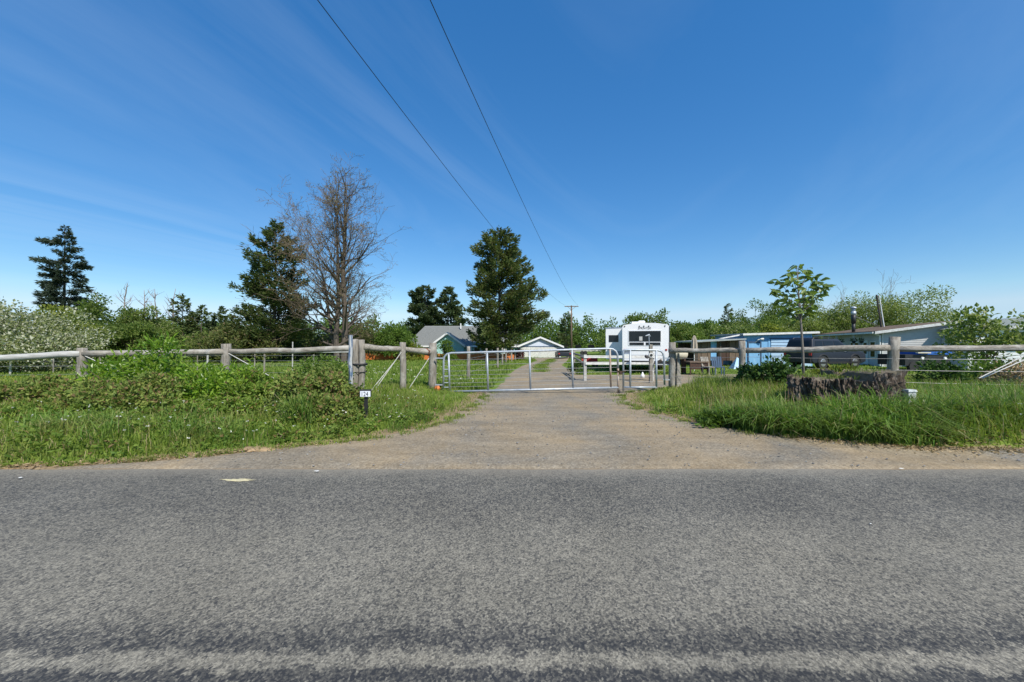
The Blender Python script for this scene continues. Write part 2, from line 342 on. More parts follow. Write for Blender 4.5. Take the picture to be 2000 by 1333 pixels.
MT = {}
MT['ground'] = ground_mat(); MT['asphalt'] = asphalt_mat(); MT['gravel'] = gravel_mat()
MT['dirt'] = mat('dry tan dirt', (.38, .27, .15), (.28, .19, .11), .95, 9, bump=.5)
MT['wood_v'] = mat('weathered grey timber upright', (.30, .27, .225), (.13, .115, .095), .85, 9, (3, 3, .35), bump=.6, dirt=(.42, .40, .35), dirt_at=(.5, .75), dscale=3)
MT['wood_h'] = mat('weathered grey timber rail', (.34, .31, .255), (.16, .14, .115), .85, 9, (.3, 3, 3), bump=.6, dirt=(.46, .44, .39), dirt_at=(.5, .72), dscale=2.5)
MT['wood_pale'] = mat('bleached split rail', (.52, .51, .48), (.32, .31, .28), .8, 9, (.25, 3, 3), bump=.4)
MT['wood_dark'] = mat('dark damp timber', (.10, .085, .07), (.045, .038, .032), .9, 9, (3, 3, .4), bump=.6)
MT['rot'] = mat('red rotten wood', (.20, .09, .055), (.10, .05, .035), .95, 14, bump=.9)
MT['strap'] = mat('black strap', (.02, .02, .022), None, .6)
MT['wire'] = mat('galvanised wire', (.42, .42, .42), (.30, .29, .28), .5, 8, metal=.6)
MT['brace'] = mat('pale twisted brace wire', (.55, .54, .5), (.40, .39, .36), .6, 30)
MT['galv'] = mat('galvanised steel tube', (.42, .46, .50), (.33, .37, .41), .5, 12, metal=.4, dirt=(.52, .53, .53), dirt_at=(.5, .7), dscale=4)
MT['rust'] = mat('rusting steel tube', (.30, .19, .12), (.42, .38, .33), .7, 9, (2, 2, .6), metal=.2, lo=.42, hi=.58)
MT['rustdark'] = mat('dark rusty iron', (.10, .055, .035), (.05, .035, .03), .8, 15, metal=.3)
MT['black'] = mat('black plastic', (.018, .018, .02), (.03, .03, .03), .5)
MT['rubber'] = mat('black rubber', (.022, .022, .022), (.035, .034, .032), .85, 20)
MT['white'] = mat('white paint', (.78, .78, .77), (.70, .70, .68), .5, 3)
MT['offwhite'] = mat('weathered white paint', (.72, .72, .69), (.52, .51, .47), .65, 8, dirt=(.42, .40, .34), dirt_at=(.55, .8), dscale=3)
MT['signwhite'] = mat('white sign face', (.76, .78, .84), (.70, .73, .80), .35, 3)
MT['mint'] = mat('mint green clapboard', (.36, .60, .56), (.31, .53, .50), .65, 2)
MT['mint_shade'] = MT['mint']
MT['shingle'] = mat('grey asphalt shingle', (.215, .22, .205), (.15, .155, .145), .9, 7, (1, 1, 4), bump=.4)
MT['brownroof'] = mat('brown mossy roofing', (.15, .095, .06), (.085, .06, .04), .95, 6, bump=.5, dirt=(.20, .15, .09), dirt_at=(.5, .7), dscale=2)
MT['greyroof'] = mat('grey metal roofing', (.33, .36, .35), (.25, .28, .27), .6, 3)
MT['bluepaint'] = mat('bright blue painted board', (.20, .43, .68), (.16, .36, .58), .6, 3, (2, 2, .5), dirt=(.32, .50, .66), dirt_at=(.6, .8))
MT['bluedark'] = mat('dark blue trim', (.045, .09, .16), (.035, .07, .12), .6)
MT['bluepanel'] = mat('pale blue overhead door', (.42, .60, .76), (.36, .53, .70), .5, 3)
MT['siding'] = mat('grey blue lap siding', (.56, .555, .545), (.48, .475, .465), .6, 2, (.4, 4, 4))
MT['glass'] = mat('dark window glass', (.010, .012, .013), (.016, .018, .02), .08, 2, spec=.32)
MT['curtain'] = mat('pale curtain', (.5, .5, .48), None, .9)
MT['rvwhite'] = mat('white fibreglass', (.80, .80, .80), (.76, .76, .75), .28, 2, spec=.5)
MT['rvgrey'] = mat('grey blue stripe', (.30, .34, .42), (.26, .30, .37), .35)
MT['red'] = mat('red paint', (.45, .03, .025), (.36, .025, .02), .4)
MT['suv'] = mat('dark blue grey car paint', (.024, .029, .040), (.020, .025, .034), .42, 2, spec=.3, coat=0)
MT['chrome'] = mat('bright metal', (.55, .55, .56), None, .3, metal=.8)
MT['bark'] = mat('grey brown bark', (.13, .105, .08), (.065, .052, .042), .95, 7, (2, 2, .4), bump=.8)
MT['barkgrey'] = mat('pale grey bark', (.22, .20, .17), (.12, .105, .09), .95, 7, (2, 2, .4), bump=.6)
MT['twig'] = mat('brown twigs', (.17, .125, .08), (.11, .08, .055), .95, 3)
MT['deadwood'] = mat('bleached dead wood', (.28, .24, .21), (.19, .16, .14), .95, 3)
MT['stumpbark'] = mat('dark furrowed stump bark', (.145, .108, .076), (.042, .032, .025), .95, 11, (1.6, 1.6, .55), bump=1.0, bscale=26, dirt=(.21, .185, .155), dirt_at=(.50, .70), dscale=6)
MT['stumptop'] = mat('rotted stump top', (.17, .14, .10), (.09, .08, .05), .95, 8, bump=.9)
MT['pole'] = mat('brown utility pole', (.17, .115, .08), (.11, .075, .055), .9, 6, (3, 3, .3))
MT['orange'] = mat('orange plastic netting', (.62, .19, .045), (.50, .14, .04), .7, 3)
MT['beige'] = mat('beige canvas', (.46, .40, .32), (.38, .33, .26), .9, 5)
MT['tarp'] = mat('blue tarpaulin', (.03, .12, .42), (.025, .09, .33), .45, 4, bump=.5)
MT['cream'] = mat('cream painted steel', (.66, .60, .44), (.55, .50, .37), .6, 3)
MT['greybox'] = mat('pale grey utility plastic', (.48, .52, .53), (.42, .46, .47), .6, 3)
MT['brownboard'] = mat('old brown boards', (.20, .14, .095), (.10, .075, .055), .9, 5, (4, 4, .5), bump=.6)
MT['stone'] = mat('loose grey stone', (.26, .25, .23), (.15, .145, .14), .9, 9)
MT['yellow'] = mat('faded yellow road paint', (.60, .52, .28), (.42, .38, .26), .9, 30)
MT['litter'] = leafmat('dry brown leaves', (.30, .20, .11), (.42, .32, .20), trans=.15)
# foliage
LM = {}
LM['grass'] = leafmat('verge grass', (.125, .215, .026), (.26, .325, .06), (.40, .34, .18), .90, .42, .5, dry=(.27, .25, .10))
LM['tall'] = leafmat('long lush grass', (.085, .19, .03), (.21, .31, .06), (.36, .32, .16), .95, .4, .6, dry=(.24, .26, .09))
LM['field'] = leafmat('field grass', (.11, .195, .026), (.20, .265, .05), (.30, .29, .10), .95, .4, .2)
LM['laurel'] = leafmat('bright laurel leaves', (.11, .24, .018), (.26, .38, .04), None, .9, .45, 1.5, .35, .5)
LM['bramble'] = leafmat('bramble leaves', (.11, .195, .03), (.255, .33, .065), (.26, .18, .08), .93, .38, 1.6)
LM['bramble2'] = leafmat('browned bramble leaves', (.10, .165, .032), (.265, .31, .078), (.24, .165, .08), .88, .35, 1.6)
LM['shrub'] = leafmat('mid green shrub leaves', (.075, .145, .022), (.15, .23, .04), None, .9, .4, 1)
LM['darkshrub'] = leafmat('dark green shrub leaves', (.03, .075, .018), (.075, .14, .03), None, .9, .3, 1.2)
LM['yellowleaf'] = leafmat('yellow green leaves', (.15, .20, .03), (.26, .29, .05), None, .9, .4, 1.2)
LM['pine'] = leafmat('pine needles', (.064, .098, .033), (.145, .185, .062), (.14, .12, .06), .94, .35, .5)
LM['pinelight'] = leafmat('olive pine needles', (.072, .108, .035), (.16, .195, .064), (.16, .13, .07), .93, .35, .5)
LM['spruce'] = leafmat('blue black spruce needles', (.028, .046, .032), (.066, .092, .06), None, .9, .25, .5)
LM['farconifer'] = leafmat('far conifer needles', (.055, .088, .042), (.105, .14, .062), None, .9, .3, .4)
LM['decid'] = leafmat('spring green leaves', (.092, .16, .03), (.19, .25, .06), None, .9, .45, .35)
LM['decidlight'] = leafmat('light spring leaves', (.13, .20, .042), (.235, .29, .085), (.36, .38, .20), .92, .45, .35)
LM['olive'] = leafmat('olive scrub leaves', (.09, .115, .034), (.165, .18, .056), (.18, .14, .075), .9, .4, .5)
LM['wood'] = leafmat('wooded mass leaves', (.075, .135, .032), (.15, .22, .055), None, .9, .42, .07, .8, .05)
LM['willow'] = leafmat('willow leaves', (.14, .20, .042), (.27, .315, .095), (.42, .44, .25), .9, .45, .5)
LM['blossom'] = leafmat('hawthorn in blossom', (.14, .18, .06), (.26, .29, .13), (.50, .51, .40), .66, .35, .5)
LM['sapleaf'] = leafmat('glossy sapling leaves', (.08, .15, .025), (.19, .26, .06), None, .9, .4, 2, .35, .5)
LM['bud'] = leafmat('tiny new leaves', (.20, .175, .085), (.30, .26, .13), None, .9, .3, .5)
LM['redleaf'] = leafmat('dark red leaves', (.09, .025, .03), (.14, .045, .04), None, .9, .3, .5)
LM['flowerwhite'] = leafmat('white wildflowers', (.62, .62, .56), (.75, .75, .70), None, .9, .3, 1)
LM['floweryellow'] = leafmat('yellow buttercups', (.60, .46, .03), (.70, .55, .06), None, .9, .3, 1)

# ------------------------------------------------------------------ ground, road, drive
def grid(xs, ys, zf):
    g = Geo(); XX, YY = np.meshgrid(xs, ys); ZZ = zf(XX, YY)
    nx, ny = len(xs), len(ys); i = np.arange(ny-1)[:, None]*nx; j = np.arange(nx-1)[None]
    g.add(np.stack([XX, YY, ZZ], -1).reshape(-1, 3), np.stack([i+j, i+j+1, i+nx+j+1, i+nx+j], -1).reshape(-1, 4)); return g
xs = np.unique(np.concatenate([-np.geomspace(24, 1500, 24), np.arange(-24, 34, .3), np.geomspace(34, 1500, 24)]))
ys = np.unique(np.concatenate([[-80, -40, -12, -4, 0, 3, 4], np.arange(4.4, 26, .2), np.arange(26, 62, .6), np.geomspace(62, 1900, 26)]))
go = struct('ground', grid(xs, ys, ground), MT['ground'], True)
_v = np.empty(len(go.data.vertices)*3, np.float32); go.data.vertices.foreach_get('co', _v); _v = _v.reshape(-1, 3)
_e = np.maximum(xl(_v[:, 1])-_v[:, 0], _v[:, 0]-xr(_v[:, 1])); _at = go.data.attributes.new('edge', 'FLOAT', 'POINT'); _at.data.foreach_set('value', np.where(_v[:, 1] < 13.5, np.clip(_e, 0, 2), 2).astype(np.float32))
rg = Geo(); rx = np.arange(-60, 60.1, .25)
edge = 4.90+.018*noise(rx, rx*0, 2.2, 3)+.012*noise(rx, rx*0, 9, 5)
rows = [np.full_like(rx, -3.2), np.full_like(rx, -1.5), np.full_like(rx, 1.0), np.full_like(rx, 3.0), edge-.05, edge]
hts = [.004, .02, .035, .025, .010, .0]
V = np.stack([np.stack([rx, r_, np.full_like(rx, h_)], -1) for r_, h_ in zip(rows, hts)]); n_ = len(rx)
i = np.arange(5)[:, None]*n_; j = np.arange(n_-1)[None]
rg.add(V.reshape(-1, 3), np.stack([i+j, i+j+1, i+n_+j+1, i+n_+j], -1).reshape(-1, 4)); struct('road', rg, MT['asphalt'], True)
# drive: strip of rows between left and right edges
dy = np.unique(np.concatenate([np.arange(4.84, 14, .07), np.arange(14, 22, .12), np.arange(22, 57, .5)]))
dg = Geo(); K = 60
lo_ = np.maximum(xl(dy), -26)+.07*noise(dy, dy*0, 5, 2)+.05*noise(dy, dy*0, 19, 4); hi_ = np.minimum(xr(dy), 26)+.07*noise(dy, dy*0, 5, 8)+.05*noise(dy, dy*0, 17, 1)
tt = np.linspace(0, 1, K); XXd = lo_[:, None]+(hi_-lo_)[:, None]*tt[None]; YYd = dy[:, None]+0*XXd
XXd[:, 0] -= .1; XXd[:, -1] += .1
ZZd = ground(XXd, YYd)+.012+.012*noise(XXd, YYd, 1.1, 6); ZZd[dy < 5.0] = np.minimum(ZZd[dy < 5.0], .004); ZZd[:, 0] -= .03; ZZd[:, -1] -= .03
ZZd[0] = -.006
i = np.arange(len(dy)-1)[:, None]*K; j = np.arange(K-1)[None]
dg.add(np.stack([XXd, YYd, ZZd], -1).reshape(-1, 3), np.stack([i+j, i+j+1, i+K+j+1, i+K+j], -1).reshape(-1, 4)); struct('gravel_driveway', dg, MT['gravel'], True)
# pebbles and dry dirt patches
def blob(g, c, rx_, ry_, h, n=14, seed=0):
    q = np.random.default_rng(seed); a = np.linspace(0, 2*np.pi, n, endpoint=False); rr = 1+.22*q.normal(size=n)
    ring = np.stack([c[0]+rx_*rr*np.cos(a), c[1]+ry_*rr*np.sin(a), np.full(n, c[2])], -1); mid = np.stack([c[0]+.6*rx_*rr*np.cos(a), c[1]+.6*ry_*rr*np.sin(a), np.full(n, c[2]+h)], -1)
    k = np.arange(n); g.add(np.concatenate([ring, mid, [[c[0], c[1], c[2]+h*1.15]]]), np.stack([k, (k+1) % n, (k+1) % n+n, k+n], -1)); b0 = g.n-2*n-1
    g.f.append(np.stack([k+n, (k+1) % n+n, np.full(n, 2*n)], -1)+b0)
    return g
pb = Geo(); q = np.random.default_rng(3)
py_ = q.uniform(4.95, 13, 4200); px_ = q.uniform(-7, 9, 4200); ok = in_drive(px_, py_, -.05); px_, py_ = px_[ok], py_[ok]
for x_, y_ in zip(px_, py_):
    s_ = .006+.014*q.random()**4; c = np.array((x_, y_, float(ground(x_, y_))+.02)); d = q.normal(size=(6, 3))*.25+np.array([(1,0,0),(-1,0,0),(0,1,0),(0,-1,0),(0,0,.7),(0,0,-.7)])
    pb.add(c+d*s_, [(0,2,4),(2,1,4),(1,3,4),(3,0,4),(2,0,5),(1,2,5),(3,1,5),(0,3,5)])
struct('gravel_stones', pb, MT['stone'], kind='stuff', label='loose stones on the gravel drive')
for px, py_s, s_ in ((40, 938, .028), (618, 925, .03), (1760, 920, .025), (1700, 1030, .009)):
    d = 1200/(py_s-HOR); g = Geo(); blob(g, (X(px, d), d, .03), s_, s_*.5, .004, 9, int(px)); solo('paper_scrap', g, MT['offwhite'], {40: 'pale scrap on the asphalt at far left', 618: 'pale scrap on the asphalt below the bramble thicket', 1760: 'pale scrap on the asphalt below the utility box', 1700: 'tiny pale chip further out on the right lane'}[px], 'litter', (X(px, d), d, .03))
ym = Geo(); blob(ym, (X(465, 4.47), 4.47, .0165), .15, .05, .004, 20, 3); solo('road_mark', ym, MT['yellow'], 'faded pale yellow mark on the asphalt near the left verge', 'road mark', (X(465, 4.47), 4.47, .016))
for sp_, (px, py, rx_, ry_) in enumerate([(500, 884, .35, .13), (1345, 822, .28, .22), (840, 812, .18, .25)]):
    d = 1200/(py-HOR)+.1; g = Geo(); blob(g, (X(px, d), d, float(ground(X(px, d), d))+.01), rx_, ry_, .03, 18, sp_); struct('bare_soil', g, MT['dirt'])

# ------------------------------------------------------------------ vegetation builders
def seg_path(g, pts, rad, n=4):
    pts = np.asarray(pts); rad = np.asarray(rad); g.frusta(pts[:-1], pts[1:], rad[:-1], rad[1:], n)
def conifer(h, r, seed, t0=.12, whorl=7.0, droop=.25, spray=.5, sw=.17, dens=1.0, prof=.8, asym=(0, 0), up=.15, irregular=.3, gaps=0.0, trunk_r=None, extra=None, keep=None):
    q = np.random.default_rng(seed); tk = Geo(); br = Geo(); cr = Geo(); tr = trunk_r or h*.014
    zs = np.linspace(0, h*.97, 10); wob = np.cumsum(q.normal(0, .02*h/10, (10, 2)), 0); wob[0] = 0
    tp = np.stack([wob[:, 0], wob[:, 1], zs], -1); tk.tube(tp, np.linspace(tr, tr*.12, 10)*np.where(np.arange(10) == 0, 1.25, 1), 9)
    nb = int(h*whorl); P = []; D = []; L = []
    lump = q.normal(size=40)
    specs = [(t0+(1-t0)*((k+q.random())/nb), q.uniform(0, 2*np.pi), None) for k in range(nb)] + (extra or [])
    for t, a, fl in specs:
        z0 = h*t; w_ = np.interp(z0, zs, np.arange(10)); c = np.array([np.interp(w_, np.arange(10), tp[:, 0]), np.interp(w_, np.arange(10), tp[:, 1]), z0])
        lm = 1+irregular*lump[int(t*19+3*np.sin(a)) % 40]
        ln = fl or r*max(.06, (1-t)**prof+.02)*q.uniform(.65, 1.08)*lm*(1+asym[0]*np.cos(a)+asym[1]*np.sin(a))
        if keep and not keep(t, a, q) and fl is None: continue
        if q.random() < gaps and fl is None: continue
        m = 5; s_ = np.linspace(0, 1, m); dirv = np.array((np.cos(a), np.sin(a), 0)); rise = up*(1-t)*.2+up*t
        path = c+dirv*s_[:, None]*ln+np.array((0, 0, 1))*(rise*s_*ln-droop*ln*s_**2*(1.1-t)+.12*ln*s_**3)[:, None]
        path[1:-1] += q.normal(0, .03*ln, (m-2, 3)); seg_path(br, path, np.linspace(max(.012, ln*.016), .006, m), 3)
        ns_ = int(max(6, ln*26*dens)); s2 = q.uniform(.18, 1.02, ns_)**.75
        pp = np.stack([np.interp(s2, s_, path[:, k]) for k in range(3)], -1); lat = np.array((-np.sin(a), np.cos(a), 0)); sg = q.choice([-1, 1], ns_)
        wd = (.30*ln*np.clip(1.15-s2, .12, .7))
        pp = pp+lat*(sg*wd*q.random(ns_))[:, None]+np.array((0, 0, 1))*q.normal(0, .06*min(ln, 2.5)+.04, ns_)[:, None]
        dd = dirv*.8+lat*(sg*.7)[:, None]+q.normal(0, .35, (ns_, 3))+np.array((0, 0, up*1.5-.12))
        P.append(pp); D.append(dd); L.append(np.full(ns_, spray)*q.uniform(.6, 1.25, ns_)*(.65+.35*min(1, ln/2)))
    P = np.concatenate(P); D = np.concatenate(D); L = np.concatenate(L)
    cr.leaves(P, D, L, L*sw/spray, q, .3)
    # leader
    ld = np.stack([np.full(24, tp[-1, 0]), np.full(24, tp[-1, 1]), np.linspace(h*.93, h, 24)], -1); cr.leaves(ld, q.normal(0, .4, (24, 3))+np.array((0, 0, .8)), spray*.6, sw*.7, q)
    return tk, br, cr
def clump_leaves(g, C, RR, n, ll, lw, q, shell=.55, upw=.2, drop=0.0, flat=1.0):
    C = np.asarray(C, float); RR = np.asarray(RR, float)
    if RR.ndim == 1: RR = np.stack([RR, RR, RR*.8], -1)
    wgt = (RR.mean(1)**2); k = q.choice(len(C), n, p=wgt/wgt.sum())
    d = q.normal(size=(n, 3)); d /= np.linalg.norm(d, axis=1)[:, None]; rad = 1-shell*q.random(n)**1.4+.14*q.normal(size=n)
    P = C[k]+d*RR[k]*rad[:, None]
    D = d*.8+q.normal(0, .7, (n, 3))+np.array((0, 0, upw-drop))
    g.leaves(P, D, ll*q.uniform(.6, 1.3, n), lw*q.uniform(.7, 1.3, n), q); return g
def broadleaf(h, cr_w, seed, nclump=40, n=9000, ll=.28, lw=.16, base=.25, trunk_r=None, flat=1.0, cl=(.12, .22), top=1.0, multi=1, shape=None, drop=0.0):
    q = np.random.default_rng(seed); tk = Geo(); br = Geo(); cr = Geo(); tr = trunk_r or h*.02
    C = []
    while len(C) < nclump:
        p = q.uniform(-1, 1, 3); rr = np.linalg.norm(p)
        if rr > 1 or rr < .35: continue
        if shape and not shape(p, q): continue
        C.append(p)
    C = np.array(C); zc = h*(base+1)/2; C = C*np.array((cr_w, cr_w, h*(1-base)/2*.88))+np.array((0, 0, zc)); C[:, :2] *= (1-.25*np.clip((C[:, 2:3]-zc)/(h*(1-base)/2), -.3, 1))
    C += q.normal(0, .05*cr_w, C.shape); RR = q.uniform(*cl, nclump)*2*cr_w*.8
    clump_leaves(cr, C, RR, n, ll, lw, q, drop=drop)
    for m in range(multi):
        a0 = q.uniform(0, 6.28); off = np.array((np.cos(a0), np.sin(a0), 0))*(tr*1.5 if multi > 1 else 0)
        top_ = np.array((0, 0, zc))+q.normal(0, .12*cr_w, 3); tp = np.linspace(off, top_, 6); tp[1:-1, :2] += q.normal(0, .03*h*.3, (4, 2)); tk.tube(tp, np.linspace(tr, tr*.35, 6), 8)
    for c in C[::1 if nclump < 60 else 2]:
        s0 = q.uniform(.35, .95); st = np.array([np.interp(s0, np.linspace(0, 1, 6), tp[:, k]) for k in range(3)]); md = (st+c)/2+q.normal(0, .05*cr_w, 3)+np.array((0, 0, -.05*h*.3)); seg_path(br, [st, md, c], [tr*.35, tr*.2, tr*.06], 4)
    return tk, br, cr
def baretree(h, spread, seed, levels=5, tr=.3, stems=3, buds=6000, budl=.16, profile=None, up=.5, shrink=.68):
    q = np.random.default_rng(seed); segs = []; tips = []
    def grow(p, d, ln, r, lev, keepup):
        nseg = 4 if lev < 2 else 3
        pts = [p]
        for i in range(nseg):
            d = d+q.normal(0, .10+.03*lev, 3)+np.array((0, 0, keepup*.10)); d = d/np.linalg.norm(d); r2 = r*(.84 if lev < 3 else .75)
            p2 = p+d*ln/nseg; segs.append((p, p2, r, r2)); p = p2; r = r2; pts.append(p)
            if lev < levels:
                for c in range(q.integers(1, 3) if lev < 3 else q.integers(1, 4)):
                    perp = q.normal(size=3); perp -= d*perp.dot(d); perp /= np.linalg.norm(perp)
                    ang = q.uniform(.45, 1.0); nd = d*math.cos(ang)+perp*math.sin(ang)+np.array((0, 0, .12))
                    grow(p, nd, ln*shrink*q.uniform(.55, 1.0), max(r*.52, .009), lev+1, keepup*.6)
            else: tips.append(p)
        tips.append(p)
    return q, segs, tips, grow

def put_tree(name, label, cat, loc, parts, mats, group=None, rotz=0):
    t = thing(name, label, cat, loc, group, rotz); OFF[t] = np.zeros(3)
    tk, br, cr = parts
    if tk and tk.n: to = part('trunk', tk, mats[0], t, True)
    if br and br.n: part('branches', br, mats[1], to if tk and tk.n else t, kind='stuff')
    if cr and cr.n: part('crown', cr, mats[2], t)
    return t
def gz(x, y): return float(ground(x, y))

# ------------------------------------------------------------------ trees
BK = MT['bark']; TW = MT['twig']; BG = MT['barkgrey']
def loc(px, d, dz=-.05): x_ = X(px, d); return (x_, d, gz(x_, d)+dz)
# tall spruce far left
def hh(py, d, px): return Z(py, d)-gz(X(px, d), d)
d = 66; H = hh(441, d, 125)
def spk(t, a, q): return not (.66 < t < .86 and math.cos(a) < -.1 and q.random() < .62)
put_tree('spruce_tree', 'tall ragged dark spruce with long bare sided branches at far left', 'tree', loc(125, d), conifer(H, 5.6, 11, t0=.20, whorl=6.5, droop=.22, spray=.6, sw=.16, prof=.72, up=.06, irregular=.22, dens=2.3, keep=spk,
   extra=[(.725, math.pi, 5.2), (.87, math.pi*1.03, 3.9), (.86, math.pi*.97, 3.2), (.37, .2, 5.6), (.36, -.3, 5.6), (.33, .1, 5.4)]), (BK, BK, LM['spruce']))
# pine at left
d = 40; H = hh(433, d, 530)
put_tree('pine_tree', 'broad dark pine just left of the tall bare tree', 'tree', loc(537, d), conifer(H, 4.4, 22, t0=.13, whorl=12, droop=.08, spray=.44, sw=.13, prof=.60, up=.30, irregular=.22, dens=2.2, gaps=.06), (BK, BK, LM['pine']))
# central pine
d = 44; H = hh(451, d, 970)
put_tree('pine_tree', 'tall bushy pine in front of the mint green house', 'tree', loc(975, d), conifer(H, 4.7, 35, t0=.09, whorl=14, droop=.10, spray=.44, sw=.14, prof=.52, up=.32, irregular=.24, dens=2.3, gaps=.0,
   extra=[(.80, math.pi*.95, 3.2), (.77, math.pi*1.05, 3.0), (.82, math.pi*1.0, 2.7), (.53, math.pi, 3.6), (.56, .1, 3.9), (.30, 0, 4.9), (.26, .2, 4.7)]), (BK, BK, LM['pinelight']))
# the pair of conifers behind the house
for px, py, sd_, lb in ((832, 559, 41, 'fuller left one of two rounded conifers behind the mint house'), (876, 562, 42, 'slimmer right one of two rounded conifers behind the mint house')):
    d = 84; H = hh(py, d, px)
    put_tree('conifer_tree', lb, 'tree', loc(px, d), conifer(H, 5.4 if px < 850 else 4.6, sd_, t0=.1, whorl=7, droop=.1, spray=.7, sw=.25, prof=.5, up=.3, irregular=.14, dens=1.7), (BK, BK, LM['farconifer']), 'pair of conifers behind the house')
# big bare tree
d = 38; H = hh(332, d, 668); q, segs, tips, grow = baretree(H, 5, 5)
segs.clear(); tips.clear(); q = np.random.default_rng(8)
def env(z):      # crown half width by height
    return np.interp(z/H, [0, .12, .2, .38, .55, .68, .8, .9, 1.0], [.3, 3.0, 4.6, 5.2, 4.6, 4.2, 3.2, 2.2, .6])
def limb(p, dvec, ln, r, lev):
    ns_ = 5 if lev <= 1 else 3; dd = dvec/np.linalg.norm(dvec)
    for i_ in range(ns_):
        dd = dd+q.normal(0, .05+.04*lev, 3)+np.array((0, 0, .07 if lev < 3 else .03)); dd /= np.linalg.norm(dd); p2 = p+dd*ln/ns_; r2 = r*(.80 if lev < 3 else .72)
        segs.append((p, p2, r, r2)); p = p2; r = r2
        if lev < 4 and (lev > 2 or i_ >= 1):
            for c_ in range((1, 1, 1, 1)[lev-1] + (q.random() < (.7, .55, .25, 0)[lev-1])):
                perp = q.normal(size=3); perp -= dd*perp.dot(dd); perp /= np.linalg.norm(perp); ang = q.uniform(.4, .9)
                limb(p, dd*math.cos(ang)+perp*math.sin(ang), ln*q.uniform(.38, .62), max(r*.58, .010), lev+1)
        else: tips.append(p)
    tips.append(p)
stems = [(np.array((-.35, 0, .4)), np.array((-.35, .2, H*.86)), .28), (np.array((.15, 0, 0)), np.array((.55, -.1, H*.98)), .33), (np.array((-.5, .2, .6)), np.array((-2.3, .4, H*.62)), .19), (np.array((.1, .1, 2.0)), np.array((.1, .6, H*.93)), .20)]
for a_, b_, r_ in stems:
    m = 14; ts = np.linspace(0, 1, m); pts = a_+(b_-a_)*ts[:, None]+np.cumsum(q.normal(0, .06, (m, 3)), 0)*np.array((1, 1, 0)); rad = r_*(1-ts)**1.05+.018
    for k in range(m-1):
        segs.append((pts[k], pts[k+1], rad[k], rad[k+1])); z_ = pts[k+1][2]
        if z_ > 1.6:
            for c_ in range(2 if (r_ > .16 or k % 2) else 1):
                az = q.uniform(0, 2*np.pi); el = q.uniform(.45, .95)*(1 if z_ > H*.3 else .75); ln = 1.1*env(z_+.6)*q.uniform(.5, 1.0)*.95
                limb(pts[k+1], np.array((math.cos(az)*math.cos(el), math.sin(az)*math.cos(el), math.sin(el))), ln, max(rad[k+1]*.62, .05), 2 if ln < 2.2 else 1)
S = segs; A = np.array([s[0] for s in S]); B = np.array([s[1] for s in S]); r0 = np.array([s[2] for s in S]); r1 = np.array([s[3] for s in S])
big = r0 > .030; tk = Geo(); tk.frusta(A[big], B[big], r0[big], r1[big], 7); br = Geo(); br.frusta(A[~big], B[~big], np.maximum(r0[~big], .010), np.maximum(r1[~big], .008), 3)
tp = np.array(tips); sel = q.choice(len(tp), min(len(tp), 5000), replace=False); cr = Geo(); cr.leaves(tp[sel]+q.normal(0, .06, (len(sel), 3)), q.normal(size=(len(sel), 3))+np.array((0, 0, .4)), .14, .07, q)
print('bare tree segs', len(S), 'tips', len(tp))
put_tree('bare_tree', 'tallest tree, many stemmed and nearly leafless with brown twigs', 'tree', loc(668, d), (tk, br, cr), (BK, TW, LM['bud']))

# scrub and woodland on the left
d = 24
put_tree('hawthorn_bush', 'big rounded bush covered in white blossom at far left', 'bush', loc(10, 23), broadleaf(4.7, 3.9, 51, 60, 20000, .17, .10, -.1, cl=(.12, .2), multi=2, trunk_r=.12), (BK, TW, LM['blossom']))
put_tree('hawthorn_bush', 'lower white flowering bush right of the big one, just above the rail', 'bush', loc(85, 24), broadleaf(2.6, 2.2, 52, 40, 10000, .15, .09, -.15, cl=(.12, .2), multi=2, trunk_r=.08), (BK, TW, LM['blossom']))
put_tree('broadleaf_tree', 'yellow green rounded tree peeking out behind the white blossom bush', 'tree', loc(88, 34), broadleaf(5.0, 3.2, 53, 40, 7000, .26, .16, 0), (BK, TW, LM['yellowleaf']))
dec = [ # px, top py, d, width m, material, label
 (205, 582, 44, 3.6, 'decid', 'bushy green tree right of the tall spruce with a notched top'),
 (160, 622, 40, 3.0, 'decid', 'low dark green tree at the foot of the tall spruce'),
 (250, 632, 42, 3.0, 'decid', 'soft green tree below the leftmost bare snags'),
 (293, 600, 46, 2.8, 'decidlight', 'thin pale leaved tree among the grey snags'),
 (395, 655, 40, 2.6, 'decid', 'low green shrub tree left of the broad pine'),
 (470, 640, 38, 3.4, 'olive', 'olive brown scrub tree at the left foot of the broad pine'),
 (600, 650, 46, 3.6, 'olive', 'olive scrub tree between the pine and the bare tree'),
 (722, 646, 48, 3.6, 'olive', 'olive brown scrub tree right of the bare tree trunk'),
 (772, 640, 46, 2.6, 'shrub', 'fresh green shrub left of the mint house roof'),
 (690, 655, 56, 3.6, 'olive', 'brownish scrub tree behind the bare tree trunk'),
 (540, 655, 60, 4.5, 'decid', 'green tree low behind the broad pine')]
for k, (px, py, d, w_, mm, lb) in enumerate(dec):
    H = hh(py, d, px); put_tree('scrub_tree', lb, 'tree', loc(px, d), broadleaf(H, w_, 60+k, 34, 6500, .27, .17, .02, cl=(.12, .22)), (BK, TW, LM[mm]))
